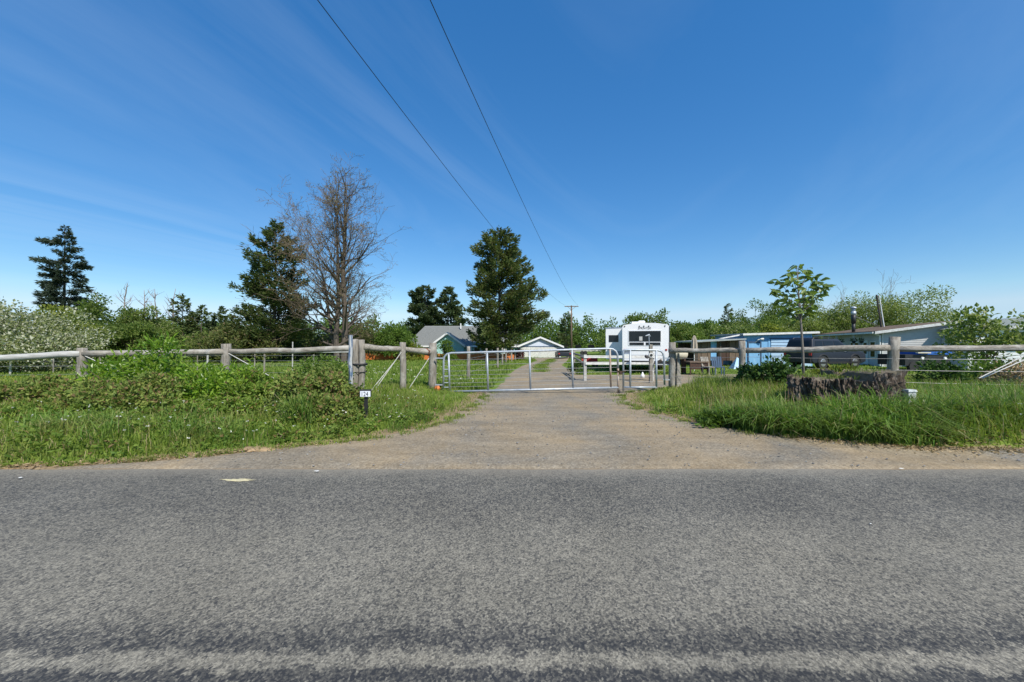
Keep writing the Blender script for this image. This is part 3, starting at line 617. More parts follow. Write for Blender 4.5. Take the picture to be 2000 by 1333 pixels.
for k, (px, py, d, w_, lb) in enumerate([(357, 577, 48, 2.6, 'dark narrow conifer at the right end of the snags'), (392, 598, 48, 2.2, 'shorter dark conifer touching its taller neighbour beyond the left rail'), (432, 600, 52, 2.5, 'slim loose conifer left of the broad pine'), (1422, 594, 85, 2.4, 'small dark spire conifer above the pale elder bush'), (1106, 612, 92, 3.0, 'dark conifer right behind the utility pole')]):
    put_tree('conifer_tree', lb, 'tree', loc(px, d), conifer(hh(py, d, px), w_, 80+k, t0=.05, whorl=7, droop=.15, spray=.6, sw=.24, prof=.6, up=.2, irregular=.25), (BK, BK, LM['pine' if k != 2 else 'farconifer']))
def snag(h, seed, n=14, spread=1.0):
    q = np.random.default_rng(seed); g = Geo(); b = Geo(); m = 7; zs = np.linspace(0, h, m); pts = np.stack([np.cumsum(q.normal(0, .12, m)), np.cumsum(q.normal(0, .12, m)), zs], -1); g.tube(pts, np.linspace(.17, .025, m), 6)
    for k in range(n):
        z = h*q.uniform(.4, .95); p = np.array([np.interp(z, zs, pts[:, 0]), np.interp(z, zs, pts[:, 1]), z]); a = q.uniform(0, 6.28); ln = spread*q.uniform(.5, 1.6)*(1.3-z/h)
        p1 = p+np.array((math.cos(a)*ln*.6, math.sin(a)*ln*.6, ln*.6)); p2 = p1+np.array((math.cos(a)*ln*.35, math.sin(a)*ln*.35, ln*.7))+q.normal(0, .1, 3); seg_path(b, [p, p1, p2], [.05, .03, .012], 4)
        for c in range(2): p3 = p1+q.normal(0, .3, 3)+np.array((0, 0, .5)); seg_path(b, [p1, p3], [.022, .01], 3)
    return g, b, None
for k, (px, py, lb) in enumerate([(236, 552, 'tallest pale grey snag, standing right of the spruce'), (189, 570, 'thin faint snag close beside the spruce'), (275, 566, 'bare forked snag left of the paired snags'), (313, 566, 'bare snag in the middle of the dead group'), (338, 563, 'leaning bare snag beside the dark narrow conifer')]):
    d = 52; put_tree('dead_snag', lb, 'dead tree', loc(px, d), snag(hh(py, d, px), 100+k, 16, 1.3), (MT['deadwood'], MT['deadwood'], None), 'bare grey snags left of the pines')
# right background
dec2 = [(1268, 600, 48, 3.4, 'decid', 'loose crowned tree rising behind the white camper', 4500), (1320, 634, 44, 3.2, 'decid', 'dark green tree right behind the camper', 6000), (1488, 586, 66, 5.0, 'decid', 'round soft green tree above the blue shed', 9000),
  (1435, 628, 42, 3.6, 'decidlight', 'pale flowering elder bush behind the brown lean-to', 8000), (1375, 632, 48, 3.6, 'shrub', 'fresh green bush left of the pale elder bush', 7000), (1500, 636, 44, 2.8, 'yellowleaf', 'yellow green bush showing over the blue shed roof', 5000),
  (1215, 640, 60, 4.0, 'decid', 'green tree behind the camper slide-out', 6000), (1545, 622, 50, 3.4, 'decid', 'green tree between blue shed and willow mass', 6000)]
for k, (px, py, d, w_, mm, lb, n_) in enumerate(dec2):
    put_tree('broadleaf_tree', lb, 'tree', loc(px, d), broadleaf(hh(py, d, px), w_, 130+k, 40, n_, .27, .18, .0, cl=(.10, .2)), (BK, TW, LM[mm]))
for k, (px, py, d, w_, lb) in enumerate([(1770, 558, 44, 4.3, 'tallest willow, a rounded crown behind the grey house'), (1690, 578, 46, 4.2, 'middle willow behind the stove pipe'), (1625, 584, 48, 4.2, 'left willow behind the sapling'), (1578, 612, 46, 3.0, 'low willow at the left end of the willow mass')]):
    put_tree('willow_tree', lb, 'tree', loc(px, d), broadleaf(hh(py, d, px), w_, 150+k, 60, 12000, .26, .11, -.05, cl=(.12, .2), multi=2), (BK, TW, LM['willow']), 'willows behind the grey house')
for k, (px, py, d, lb, sp_) in enumerate([(1735, 524, 52, 'bare crooked tree poking up above the willows', 2.4), (1632, 548, 54, 'faint bare tree top behind the sapling crown', 2.0)]):
    q2, sg, tps, grw = baretree(9, 3, 170+k, levels=3); H = hh(py, d, px); q2 = np.random.default_rng(170+k)
    def _tw(): pass
    grw(np.array((0, 0, 0.)), np.array((0, 0, 1.)), H*.9, .16, 0, 1.0)
    A = np.array([s[0] for s in sg]); B = np.array([s[1] for s in sg]); r0 = np.array([s[2] for s in sg]); r1 = np.array([s[3] for s in sg]); ok = (B[:, 2] > H*.3)|(r0 > .05)
    # keep the silhouette within the real height
    sc = H/max(B[:, 2].max(), .1); A = A*sc*np.array((.6, .6, 1)); B = B*sc*np.array((.6, .6, 1)); g1 = Geo().frusta(A[r0 > .06], B[r0 > .06], r0[r0 > .06], r1[r0 > .06], 6); g2 = Geo().frusta(A[r0 <= .06], B[r0 <= .06], np.maximum(r0[r0 <= .06]*.6, .012), np.maximum(r1[r0 <= .06]*.6, .01), 3)
    put_tree('bare_tree', lb, 'tree', loc(px, d), (g1, g2, None), (BK, TW, None))
# far wooded band
wd = Geo(); q = np.random.default_rng(9); C = []; RR = []
for k in range(480):
    x_ = q.uniform(-190, 260); d = q.uniform(118, 150); hgt = q.uniform(7.0, 10.5)*(1+.12*math.sin(x_*.09)); 
    if -10 < x_ < 30: hgt *= 1.02
    for c in range(5): C.append((x_+q.normal(0, 2), d+q.normal(0, 2), -.5+hgt*(.12+.19*c))); RR.append(q.uniform(1.9, 3.2)*(1.15-.10*c))
clump_leaves(wd, C, RR, 190000, .75, .55, q, .7)
struct('woodland', wd, LM['wood'], kind='stuff', label='green wooded band along the horizon')
print('trees done')

# ------------------------------------------------------------------ buildings
UP = np.array((0, 0, 1.0))
def gable_roof(g, fr, u0, u1, z_e, z_r, n_front, n_back, th=.12, over=.3):
    """ridge runs along N (gable faces out), eaves at u0,u1"""
    um = (u0+u1)/2; k = (z_r-z_e)/(um-u0)
    for s_ in (-1, 1):
        ue = um+s_*(um-u0+over); ze = z_e-k*over
        g.hexa([fr.p(ue, ze, n_front), fr.p(um, z_r, n_front), fr.p(um, z_r, n_back), fr.p(ue, ze, n_back), fr.p(ue, ze+th, n_front), fr.p(um, z_r+th, n_front), fr.p(um, z_r+th, n_back), fr.p(ue, ze+th, n_back)] if s_ < 0 else
               [fr.p(um, z_r, n_front), fr.p(ue, ze, n_front), fr.p(ue, ze, n_back), fr.p(um, z_r, n_back), fr.p(um, z_r+th, n_front), fr.p(ue, ze+th, n_front), fr.p(ue, ze+th, n_back), fr.p(um, z_r+th, n_back)])
    return g
def window(parent, fr, u0, u1, z0, z1, n=0.0, fm=None, bars=0, glass=None, fw=.06):
    g = Geo(); fm = fm or MT['white']
    for a in ((u0-fw, u1+fw, z0-fw, z0), (u0-fw, u1+fw, z1, z1+fw), (u0-fw, u0, z0, z1), (u1, u1+fw, z0, z1)): fr.box(g, *a, n, n+.05)
    for b in range(bars): uu = u0+(u1-u0)*(b+1)/(bars+1); fr.box(g, uu-.02, uu+.02, z0, z1, n+.002, n+.04)
    wo = part('window', g, fm, parent); part('pane', fr.box(Geo(), u0, u1, z0, z1, n+.004, n+.02), glass or MT['glass'], wo); return wo

# --- mint green house
d0 = 54.0; gzh = gz(X(850, d0), d0)-.05
hb = (X(866, d0), d0, gzh); house = thing('house', 'mint green single storey house with grey shingle roof behind the pine', 'house', hb)
F = Frame((X(797, d0), d0, gzh), (1, 0, 0)); Wd = X(1004, d0)-X(797, d0); eave = Z(674, d0)-gzh; ridge = Z(637, d0+4)-gzh
w_ = Geo(); F.box(w_, .3, Wd, 0, eave, -8, 0); F.siding(w_, .3, Wd, 0.1, eave, .2); part('wall', w_, MT['mint'], house)
r_ = Geo(); a, b, c, e = -.3, Wd+.3, 1.5, Wd-1.5; Zr = ridge
lo4 = [F.p(a, eave-.12, .5), F.p(b, eave-.12, .5), F.p(b, eave-.12, -8.5), F.p(a, eave-.12, -8.5)]; up2 = [F.p(c, Zr, -4), F.p(e, Zr, -4)]
r_.add(lo4+up2, [(0, 1, 5, 4), (2, 3, 4, 5)]); r_.f.append(np.array([(1, 2, 5), (3, 0, 4)])+0); r_.f.append(np.array([(0, 3, 2, 1)]))
# shingle courses: thin steps on the front slope
for k in range(1, 22):
    t_ = k/22; A_ = lo4[0]+(up2[0]-lo4[0])*t_; B_ = lo4[1]+(up2[1]-lo4[1])*t_; A2 = lo4[0]+(up2[0]-lo4[0])*(t_-1/22); B2 = lo4[1]+(up2[1]-lo4[1])*(t_-1/22); nn = np.array((0, -.5, .85))
    r_.add([A2+nn*.03, B2+nn*.03, B_+nn*.008, A_+nn*.008, A2, B2], [(0, 1, 2, 3), (4, 5, 1, 0)])
part('roof', r_, MT['shingle'], house)
part('fascia', F.box(Geo(), a, b, eave-.30, eave-.10, .50, .54), MT['white'], house)
G0 = X(846, 52)-X(797, 54)+0; GF = Frame((X(843, 51.5), 51.5, gzh), (1, 0, 0)); gw = X(905, 51.5)-X(843, 51.5); ge = Z(674, 51.5)-gzh; gr = Z(651, 51.5)-gzh
fg = Geo(); GF.prism(fg, [(.15, 0), (gw-.15, 0), (gw-.15, ge), (gw/2, gr-.1), (.15, ge)], -2.6, 0); GF.siding(fg, .15, gw-.15, .1, gr-.15, .2, lambda u_: ge+(gr-.1-ge)*(1-abs(u_-gw/2)/(gw/2-.15)))
part('front_gable', fg, MT['mint'], house)
part('gable_roof', gable_roof(Geo(), GF, 0, gw, ge, gr, .35, -4.2, .12, .25), MT['shingle'], house)
tr_ = Geo(); k_ = (gr-ge)/(gw/2)
for s_ in (-1, 1):
    ue = gw/2+s_*(gw/2+.27); ze = ge-k_*.27; q4 = [(ue, ze-.16), (gw/2, gr-.14), (gw/2, gr+.14), (ue, ze+.13)]; q4 = q4 if s_ < 0 else [q4[1], q4[0], q4[3], q4[2]]; GF.prism(tr_, q4, .353, .40)
part('rake_trim', tr_, MT['white'], house)
window(house, GF, gw/2-.55, gw/2+.55, .75, 1.75, .02, bars=1); window(house, F, 1.0, 1.8, .8, 1.8, .02); window(house, F, Wd-3.2, Wd-2.0, .8, 1.8, .02, bars=1); window(house, F, Wd-5.6, Wd-4.8, .8, 1.8, .02)
for k, px in enumerate((921, 940, 962, 985)):
    u_ = X(px, d0)-X(797, d0); part('porch_post', F.box(Geo(), u_-.06, u_+.06, 0, eave-.3, .36, .48), MT['white'], house)
dr = part('door', F.box(Geo(), Wd-4.3, Wd-3.5, 0, 1.85, .02, .06), MT['white'], house); part('handle', F.box(Geo(), Wd-4.22, Wd-4.17, .9, 1.0, .06, .10), MT['chrome'], dr)
vt = Geo(); vt.tube([F.p(7.0, Zr-.5, -3), F.p(7.0, Zr+.35, -3)], .09, 8); part('vent_pipe', vt, MT['white'], house)
# --- white garage
d0 = 58.0; gx = gz(X(1055, d0), d0)-.05; gar = thing('garage', 'white gabled garage with plank doors at the end of the drive', 'garage', (X(1055, d0), d0, gx))
F = Frame((X(1012, d0), d0, gx), (1, 0, 0)); gw = X(1098, d0)-X(1012, d0); ge = Z(677, d0)-gx; gr = Z(659.5, d0)-gx
g = Geo(); F.prism(g, [(.2, 0), (gw-.2, 0), (gw-.2, ge), (gw/2, gr-.1), (.2, ge)], -7, 0); F.siding(g, .2, gw-.2, ge, gr-.15, .18, lambda u_: ge+(gr-.1-ge)*(1-abs(u_-gw/2)/(gw/2-.2))); part('wall', g, mat('pale blue white siding', (.62, .67, .76), (.55, .60, .70), .6), gar)
part('roof', gable_roof(Geo(), F, 0, gw, ge, gr, .35, -7.3, .12, .2), MT['shingle'], gar)
tr_ = Geo(); k_ = (gr-ge)/(gw/2)
for s_ in (-1, 1):
    ue = gw/2+s_*(gw/2+.22); ze = ge-k_*.22; q4 = [(ue, ze-.14), (gw/2, gr-.12), (gw/2, gr+.14), (ue, ze+.13)]; q4 = q4 if s_ < 0 else [q4[1], q4[0], q4[3], q4[2]]; F.prism(tr_, q4, .353, .40)
part('rake_trim', tr_, MT['white'], gar)
part('lintel', F.box(Geo(), .25, gw-.25, ge-.06, ge+.04, .02, .10), MT['bluedark'], gar)
for k in range(2):
    u0 = .3+k*(gw-.6)/2; u1 = u0+(gw-.6)/2-.05; do = part('door', F.box(Geo(), u0, u1, .05, ge-.08, .012, .04), MT['white'], gar); nb = 13
    for b in range(nb): a_ = u0+(u1-u0)*b/nb; part('plank', F.box(Geo(), a_+.012, a_+(u1-u0)/nb-.012, .06, ge-.1, .04, .058+.008*(b % 2)), MT['offwhite'], do)
ax = Geo(); F2 = Frame((X(999, d0), d0+1, gx), (1, 0, 0)); F2.box(ax, 0, 1.2, 0, ge*.9, -4, 0); part('side_annex', ax, MT['mint'], gar)
part('annex_roof', F2.box(Geo(), -.2, 1.2, ge*.9+.0, ge*.9+.5, -4.2, .2), MT['shingle'], gar)

# --- blue shed with lean-to
d0 = 28.0; gx = gz(X(1520, d0), d0)-.03; shed = thing('shed', 'bright blue shed with pale overhead door behind the dark car', 'shed', (X(1522, d0), d0, gx))
F = Frame((X(1454, d0), d0, gx), (1, 0, 0)); sw_ = X(1590, d0)-X(1454, d0); h1 = Z(655, d0)-gx; h2 = Z(651, d0)-gx
g = Geo(); F.prism(g, [(0, 0), (sw_-.15, 0), (sw_-.15, h2), (0, h1)], -4, 0); part('wall', g, MT['bluepaint'], shed)
part('roof', F.prism(Geo(), [(-.3, h1+.012), (sw_+.1, h2+.012), (sw_+.1, h2+.12), (-.3, h1+.12)], -4.3, .35), MT['greyroof'], shed)
part('fascia', F.prism(Geo(), [(-.32, h1-.03), (sw_+.12, h2-.03), (sw_+.12, h2+.10), (-.32, h1+.10)], .352, .385), MT['offwhite'], shed)
for a_ in (0, 1.72, sw_-.27): part('corner_board', F.box(Geo(), a_, a_+.12, 0, h1-.02, .002, .035), MT['bluepaint'], shed)
u0 = X(1462, d0)-X(1454, d0); u1 = X(1484, d0)-X(1454, d0)
df = Geo(); F.box(df, u0-.10, u0, 0, 1.72, .002, .05); F.box(df, u1, u1+.10, 0, 1.72, .002, .05); F.box(df, u0-.10, u1+.1, 1.72, 1.84, .002, .05); part('door_frame', df, MT['bluedark'], shed)
do = part('door', F.box(Geo(), u0, u1, .02, 1.72, .003, .03), MT['bluepaint'], shed); part('handle', F.box(Geo(), u1-.12, u1-.07, .85, .95, .03, .07), MT['chrome'], do)
u0 = X(1505, d0)-X(1454, d0); u1 = X(1583, d0)-X(1454, d0); zt = Z(662.5, d0)-gx
part('lintel', F.box(Geo(), u0-.1, u1+.1, zt, zt+.09, .002, .06), MT['bluedark'], shed); gd = part('overhead_door', F.box(Geo(), u0, u1, .02, zt, .003, .02), MT['bluedark'], shed)
for k in range(8): part('panel', F.box(Geo(), u0+.01, u1-.01, .03+zt*k/8, zt*(k+1)/8-.015, .02, .045), MT['bluepanel'], gd)
lg = Geo(); lp = F.p(.75, h1-.55, .05); lg.tube([lp, lp+np.array((.1, -.15, .2)), lp+np.array((.32, -.2, .28))], .03, 6); lg.tube([lp+np.array((.25, -.2, .26)), lp+np.array((.45, -.22, .25))], [.05, .10], 8); part('wall_lamp', lg, MT['offwhite'], shed)
lean = thing('lean_to', 'low brown board lean-to with rusty sheets left of the blue shed', 'shed', (X(1405, d0), d0, gx))
LF = Frame((X(1360, d0-.3), d0-.3, gx), (1, 0, 0)); lw_ = X(1453, d0-.3)-X(1360, d0-.3); za = Z(669, d0)-gx; zb = Z(664, d0)-gx
part('roof', LF.prism(Geo(), [(-.1, za), (lw_, zb), (lw_, zb+.09), (-.1, za+.09)], -3.5, .3), MT['greyroof'], lean); part('rafter', LF.prism(Geo(), [(2.1, zb+.08), (lw_, h1-.02), (lw_, h1+.08), (1.8, zb+.09)], -.4, -.3), MT['offwhite'], lean)
nb = 15
for b in range(nb):
    a_ = lw_*b/nb
    mm = MT['bluepaint'] if b in (5, 6) else MT['rustdark'] if b in (8, 9, 10) else MT['brownboard']
    part('board', LF.box(Geo(), a_+.01, a_+lw_/nb-.01, .45 if b % 4 else .1, min(za, zb)+.02+(zb-za)*b/nb, -.3-.03*(b % 2), -.25+.02*(b % 3)), mm, lean)
for a_ in (0, lw_*.5, lw_-.1): part('post', LF.box(Geo(), a_, a_+.1, 0, za+.02, -.12, -.02), MT['wood_dark'], lean)
part('back_wall', LF.box(Geo(), .1, lw_-.1, 0, za-.05, -3.3, -3.2), MT['wood_dark'], lean)

# --- grey lap-sided house at right
d0 = 27.5; cx = X(1722, d0); gx = gz(cx, d0)-.03; ghouse = thing('house', 'grey blue lap sided house with low brown roof and stove pipe at right', 'house', (cx, d0, gx))
Uw = np.array((.44, .898)); FG = Frame((cx, d0, gx), (.93, -.37, 0)); FG.U /= np.linalg.norm(FG.U); FG.N = np.array((FG.U[1], -FG.U[0], 0)); 
Lw = 11.0; GW = 7.4; ev = Z(648, d0)-gx; rk = .155
def topf(u_): return ev+rk*min(u_, GW-u_)
g = Geo(); FG.prism(g, [(0, 0), (GW, 0), (GW, ev), (GW/2, topf(GW/2)), (0, ev)], -Lw, 0); part('wall', g, MT['siding'], ghouse)
sg_ = Geo(); FG.siding(sg_, 0, GW, .15, topf(GW/2), .135, topf); FS = Frame(FG.p(0, 0, -Lw), FG.N); FS.siding(sg_, 0, Lw, .15, ev-.02, .135); part('siding', sg_, MT['siding'], ghouse, kind='stuff')
part('roof', gable_roof(Geo(), FG, 0, GW, ev+.02, topf(GW/2)+.02, .45, -Lw-.4, .10, .55), MT['brownroof'], ghouse)
tr_ = Geo()
for s_ in (-1, 1):
    ue = GW/2+s_*(GW/2+.56); ze = ev-rk*.56; q4 = [(ue, ze-.10), (GW/2, topf(GW/2)-.09), (GW/2, topf(GW/2)+.09), (ue, ze+.09)]; q4 = q4 if s_ < 0 else [q4[1], q4[0], q4[3], q4[2]]; FG.prism(tr_, q4, .452, .49)
part('rake_trim', tr_, MT['offwhite'], ghouse)
gt = Geo(); FS.box(gt, -.3, Lw+.4, ev-.15, ev-.03, .57, .69); part('gutter', gt, MT['offwhite'], ghouse)
dp = Geo(); c_ = FS.p(Lw+.1, 0, .45); dp.tube([FS.p(Lw+.2, ev-.1, .6), FS.p(Lw+.05, ev-.3, .12), FS.p(Lw+.05, .1, .12)], .05, 6); part('downspout', dp, MT['white'], ghouse)
for a_ in (0, GW-.1): part('corner_board', FG.box(Geo(), a_, a_+.1, 0, ev-.02, .02, .045), MT['offwhite'], ghouse)
window(ghouse, FS, 6.2, 7.6, .95, 1.75, .02); window(ghouse, FS, 9.5, 10.2, .7, 1.8, .02, bars=0)
do = part('door', FS.box(Geo(), 8.3, 9.1, .1, 1.95, .02, .06), MT['white'], ghouse); part('pane', FS.box(Geo(), 8.45, 8.95, .9, 1.75, .06, .065), MT['glass'], do); part('handle', FS.box(Geo(), 8.98, 9.04, .95, 1.05, .06, .1), MT['chrome'], do)
for a_ in (3.0, 4.6, 7.9): part('porch_post', FS.box(Geo(), a_, a_+.1, 0, ev-.1, .42, .52), MT['offwhite'], ghouse)
for a_ in (5.6, 8.0, 9.3):
    g = Geo(); p = FS.p(a_, ev-.75, .5); g.tube([p+UP*.5, p+UP*.08], .006, 4); g.tube([p-UP*.1, p, p+UP*.1], [.06, .12, .13], 8); bsk = part('hanging_basket', g, MT['black'], ghouse); qq = np.random.default_rng(int(a_*10)); part('foliage', clump_leaves(Geo(), [p+UP*.15], [.17], 60, .12, .06, qq), LM['darkshrub'], bsk)
cp = at(1667, 645, 31.0); g = Geo(); g.tube([cp-UP*.3, cp+UP*.55], .115, 10); g.tube([cp+UP*.55, cp+UP*1.25], .16, 10); st = part('stove_pipe', g, MT['black'], ghouse, True)
g = Geo(); g.tube([cp+UP*1.22, cp+UP*1.5], .17, 10); g.tube([cp+UP*1.5, cp+UP*1.72], .12, 10); g.tube([cp+UP*1.72, cp+UP*1.80, cp+UP*1.9], [.2, .22, .08], 10); part('cap', g, MT['galv'], st, True)
ms = thing('mast_pole', 'tall leaning pale mast rising behind the brown roof', 'pole', (X(1722, 33), 33, gz(X(1722, 33), 33)))
g = Geo(); a_ = at(1725, 660, 33); a_[2] = 0; g.tube([a_, at(1721, 634, 33), at(1712, 576, 33)], [.075, .07, .065], 8); po = part('pole', g, MT['wood_dark'], ms); g = Geo(); g.tube([at(1727, 640, 32.8), at(1717, 577, 32.8)], .04, 6); part('white_side', g, MT['white'], ms)  # white tube drawn for the dark pole's bright right side
g = Geo(); 
for k in (0, 1): g.tube([at(1668, 616+2*k, 31), at(1717, 640-3*k, 32.6)], .012, 4)
part('stay_wire', g, MT['wire'], ms)
# --- white house at the right edge
wo_ = FG.p(3.17, 0, 2.5); wh = thing('house', 'white walled house half hidden behind leafy tree at right edge', 'house', tuple(wo_))
F = Frame(wo_, FG.U); wl = 6.0; ev = Z(642, 24.0)-wo_[2]
g = Geo(); F.box(g, 0, wl, 0, ev, -2.44, 0); F.siding(g, 0, wl, .1, ev, .18); part('wall', g, MT['white'], wh)
FL_ = Frame(F.p(0, 0, -2.44), F.N); sg_ = Geo(); FL_.siding(sg_, 0, 2.44, .1, ev, .18); part('siding', sg_, MT['siding'], wh, kind='stuff')  # grey boards put the shade of the white house's left wall into colour
rr = Geo(); F.prism(rr, [(-.25, ev+.01), (wl+.3, ev+.01), (wl+.3, ev+.85), (2.0, ev+.62)], -2.42, -.1); part('roof', rr, MT['greyroof'], wh); part('fascia', F.box(Geo(), -.27, wl+.3, ev-.06, ev+.10, .025, .28), MT['offwhite'], wh)
u0 = 1.83; zw0, zw1 = Z(683, 23.3)-wo_[2], Z(649, 23.3)-wo_[2]; window(wh, F, u0, u0+.75, zw0, zw1, .02); window(wh, F, u0+.95, u0+1.8, zw0, zw1, .02)
# covered trailer in front of the grey house
tb = (X(1815, 22.5), 22.5, gz(X(1815, 22.5), 22.5)); tra = thing('covered_trailer', 'dark trailer with blue tarpaulin parked beside the grey house', 'trailer', tb)
F = Frame((X(1768, 22.5), 22.5, tb[2]), (1, 0, 0)); tl = X(1856, 22.5)-X(1768, 22.5)
part('bed', F.box(Geo(), 0, tl, .35, 1.0, -1.7, 0), MT['black'], tra); g = Geo()
us = np.linspace(.9, tl+.05, 9); 
for k in range(8): F.prism(g, [(us[k], 1.0), (us[k+1], 1.0), (us[k+1], 1.22+.06*math.sin(k*2.1+2)), (us[k], 1.22+.06*math.sin((k-1)*2.1+2))], -1.75, .04)
part('tarpaulin', g, MT['tarp'], tra); part('plank', F.box(Geo(), .55, 1.3, 1.08, 1.14, .05, .2), MT['cream'], tra)
for a_ in (X(1799, 22.5), X(1843, 22.5)):
    g = Geo(); p = np.array((a_, 22.44, tb[2]+.78)); g.tube([p, p+np.array((0, -.06, 0))], [.09, .08], 10); part('lamp', g, MT['white'], tra)
for a_ in (.5, tl-.6):
    g = Geo(); p = F.p(a_, .3, .05); g.tube([p, p-F.N*.2], .3, 14); part('wheel', g, MT['rubber'], tra)

# ------------------------------------------------------------------ camper
A_ = (6.32, 22.0); yaw = math.atan2(-.27, .96); rv = thing('camper', 'white travel trailer with slide-out parked behind the gate', 'camper', (A_[0], A_[1], gz(*A_)), None, yaw); OFF[rv] = np.zeros(3)
F = Frame((0, 0, 0), (1, 0, 0)); gx = gz(*A_); W2 = 2.5; zb = Z(705, 21.7)-gx; zt = Z(634, 21.7)-gx
g = Geo(); prof_ = [(0.06, zb), (W2-.06, zb), (W2, zb+.08), (W2, zt-.12), (W2-.08, zt-.02), (W2*.75, zt+.06), (W2*.5, zt+.085), (W2*.25, zt+.06), (.08, zt-.02), (0, zt-.12), (0, zb+.08)]
F.prism(g, prof_, -8.2, 0); part('body', g, MT['rvwhite'], rv)
g = Geo()
for k, (a_, b_) in enumerate(zip(prof_[3:10], prof_[4:10])): pass
F.box(g, W2+.002, W2+.05, zb+.9, zt-.05, -7.6, -.3); part('awning', g, MT['black'], rv); part('edge_trim', F.box(Geo(), W2-.005, W2+.03, zb+.1, zt-.15, -.25, .012), MT['black'], rv)
def U(px): return X(px, 21.7)-6.32+ .0
def rz(py, dd=21.7): return Z(py, dd)-gx
wu0, wu1 = .37, 2.06
wz0, wz1 = rz(667.5), rz(647)
fr_ = Geo(); F.box(fr_, wu0-.04, wu1+.04, rz(675.5), wz1+.05, .004, .022); wf = part('window', fr_, MT['rvwhite'], rv)
part('pane', F.box(Geo(), wu0, wu1, wz0, wz1, .02, .034), MT['glass'], wf); part('pane', F.box(Geo(), wu0+.02, wu0+.80, rz(674.5), rz(669.3), .02, .034), MT['glass'], wf); part('pane', F.box(Geo(), wu0+.90, wu1-.02, rz(674.5), rz(669.3), .02, .034), MT['glass'], wf)
cu = part('curtain', F.box(Geo(), wu0+.55, wu0+.72, wz0+.05, wz0+.28, .034, .036), MT['curtain'], rv)
for a_ in (.93, 1.17, 1.43, .13, 2.28):
    g = Geo(); p = F.p(a_, rz(637.5), .0); g.tube([p, p+F.N*.03], .035, 8); part('marker_lamp', g, MT['black'], rv)
def text(body, size, fr, u0, z0, n, shear=.0, depth=.002, sx=1.0, sz=1.0):
    cu_ = bpy.data.curves.new('lettering', 'FONT'); cu_.body = body; cu_.size = size; cu_.extrude = depth; cu_.shear = shear
    to_ = bpy.data.objects.new('lettering', cu_); COL.objects.link(to_); dg_ = bpy.context.evaluated_depsgraph_get(); dg_.update(); me = bpy.data.meshes.new_from_object(to_.evaluated_get(dg_)); bpy.data.objects.remove(to_)
    v_ = np.empty(len(me.vertices)*3, np.float32); me.vertices.foreach_get('co', v_); v_ = v_.reshape(-1, 3); fs = [np.array([list(p.vertices)]) for p in me.polygons]
    g = Geo(); P_ = np.array([fr.p(u0+a_*sx, z0+b_*sz, n+c_) for a_, b_, c_ in v_]); g.v.append(P_); g.f += fs; g.n = len(P_); return g
part('lettering', text('SPRINTER', .20, F, .83, rz(644.0), .006, .25, .002, .82, 1.0), MT['black'], rv)
part('stripe', F.box(Geo(), .02, .45, rz(692), rz(684), .002, .006), MT['rvgrey'], rv); part('lettering', text('Sprint', .20, F, .05, rz(689.5), .008, .25, .002, .8), MT['black'], rv)
for a_, b_ in ((rz(686), .012), (rz(694), .012)): part('seam', F.box(Geo(), .5, W2-.3, a_, a_+b_, .001, .008), MT['rvgrey'], rv)
for a_ in (.10, W2-.20): part('tail_lamp', F.box(Geo(), a_, a_+.10, rz(685), rz(682), .003, .03), MT['red'], rv)
part('bumper', F.box(Geo(), .05, W2-.02, zb-.14, zb-.02, -.1, .14), MT['black'], rv); part('bumper_cover', F.box(Geo(), 1.6, W2+.02, zb-.22, zb-.15, -.1, .12), MT['offwhite'], rv)
part('roof_unit', F.prism(Geo(), [(.55, zt+.05), (1.35, zt+.05), (1.33, zt+.27), (1.28, zt+.31), (.98, zt+.31), (.95, zt+.25), (.57, zt+.25)], -2.6, -1.6), MT['rvwhite'], rv)
def slide(u0, z0, z1, n0, n1):
    so = part('slide_out', F.prism(Geo(), [(u0, z0), (-.005, z0), (-.005, z1+.03), (u0, z1)], n0, n1), MT['rvwhite'], rv)
    part('roof_trim', F.prism(Geo(), [(u0-.02, z1+.002), (-.006, z1+.035), (-.006, z1+.08), (u0-.02, z1+.05)], n0, n1+.02), MT['rvgrey'], so)
    return so
so = slide(-.98, rz(702, 23.8), rz(642, 23.8), -6.0, -1.8); part('pane', F.box(Geo(), -.80, -.22, rz(668.5, 23.8), rz(655, 23.8), -1.8, -1.785), MT['glass'], so); part('stripe', F.box(Geo(), -.72, -.05, rz(698, 23.8), rz(686, 23.8), -1.8, -1.79), MT['rvgrey'], so)
FSd = Frame((-.98, 6.0, 0), (0, -1, 0)); part('pane', FSd.box(Geo(), 3.2, 3.9, .95, 1.75, .0, .015), MT['glass'], so)
slide(-1.15, rz(700, 27), rz(649.5, 27), -7.2, -6.25)
for b_ in (-3.6, -4.5):
    for a_ in (.12, W2-.12):
        g = Geo(); p = F.p(a_, .36, b_); g.tube([p-F.U*.11, p+F.U*.11], .36, 16); part('wheel', g, MT['rubber'], rv)
part('underframe', F.box(Geo(), .15, W2-.15, zb-.2, zb-.01, -8, -.12), MT['black'], rv)

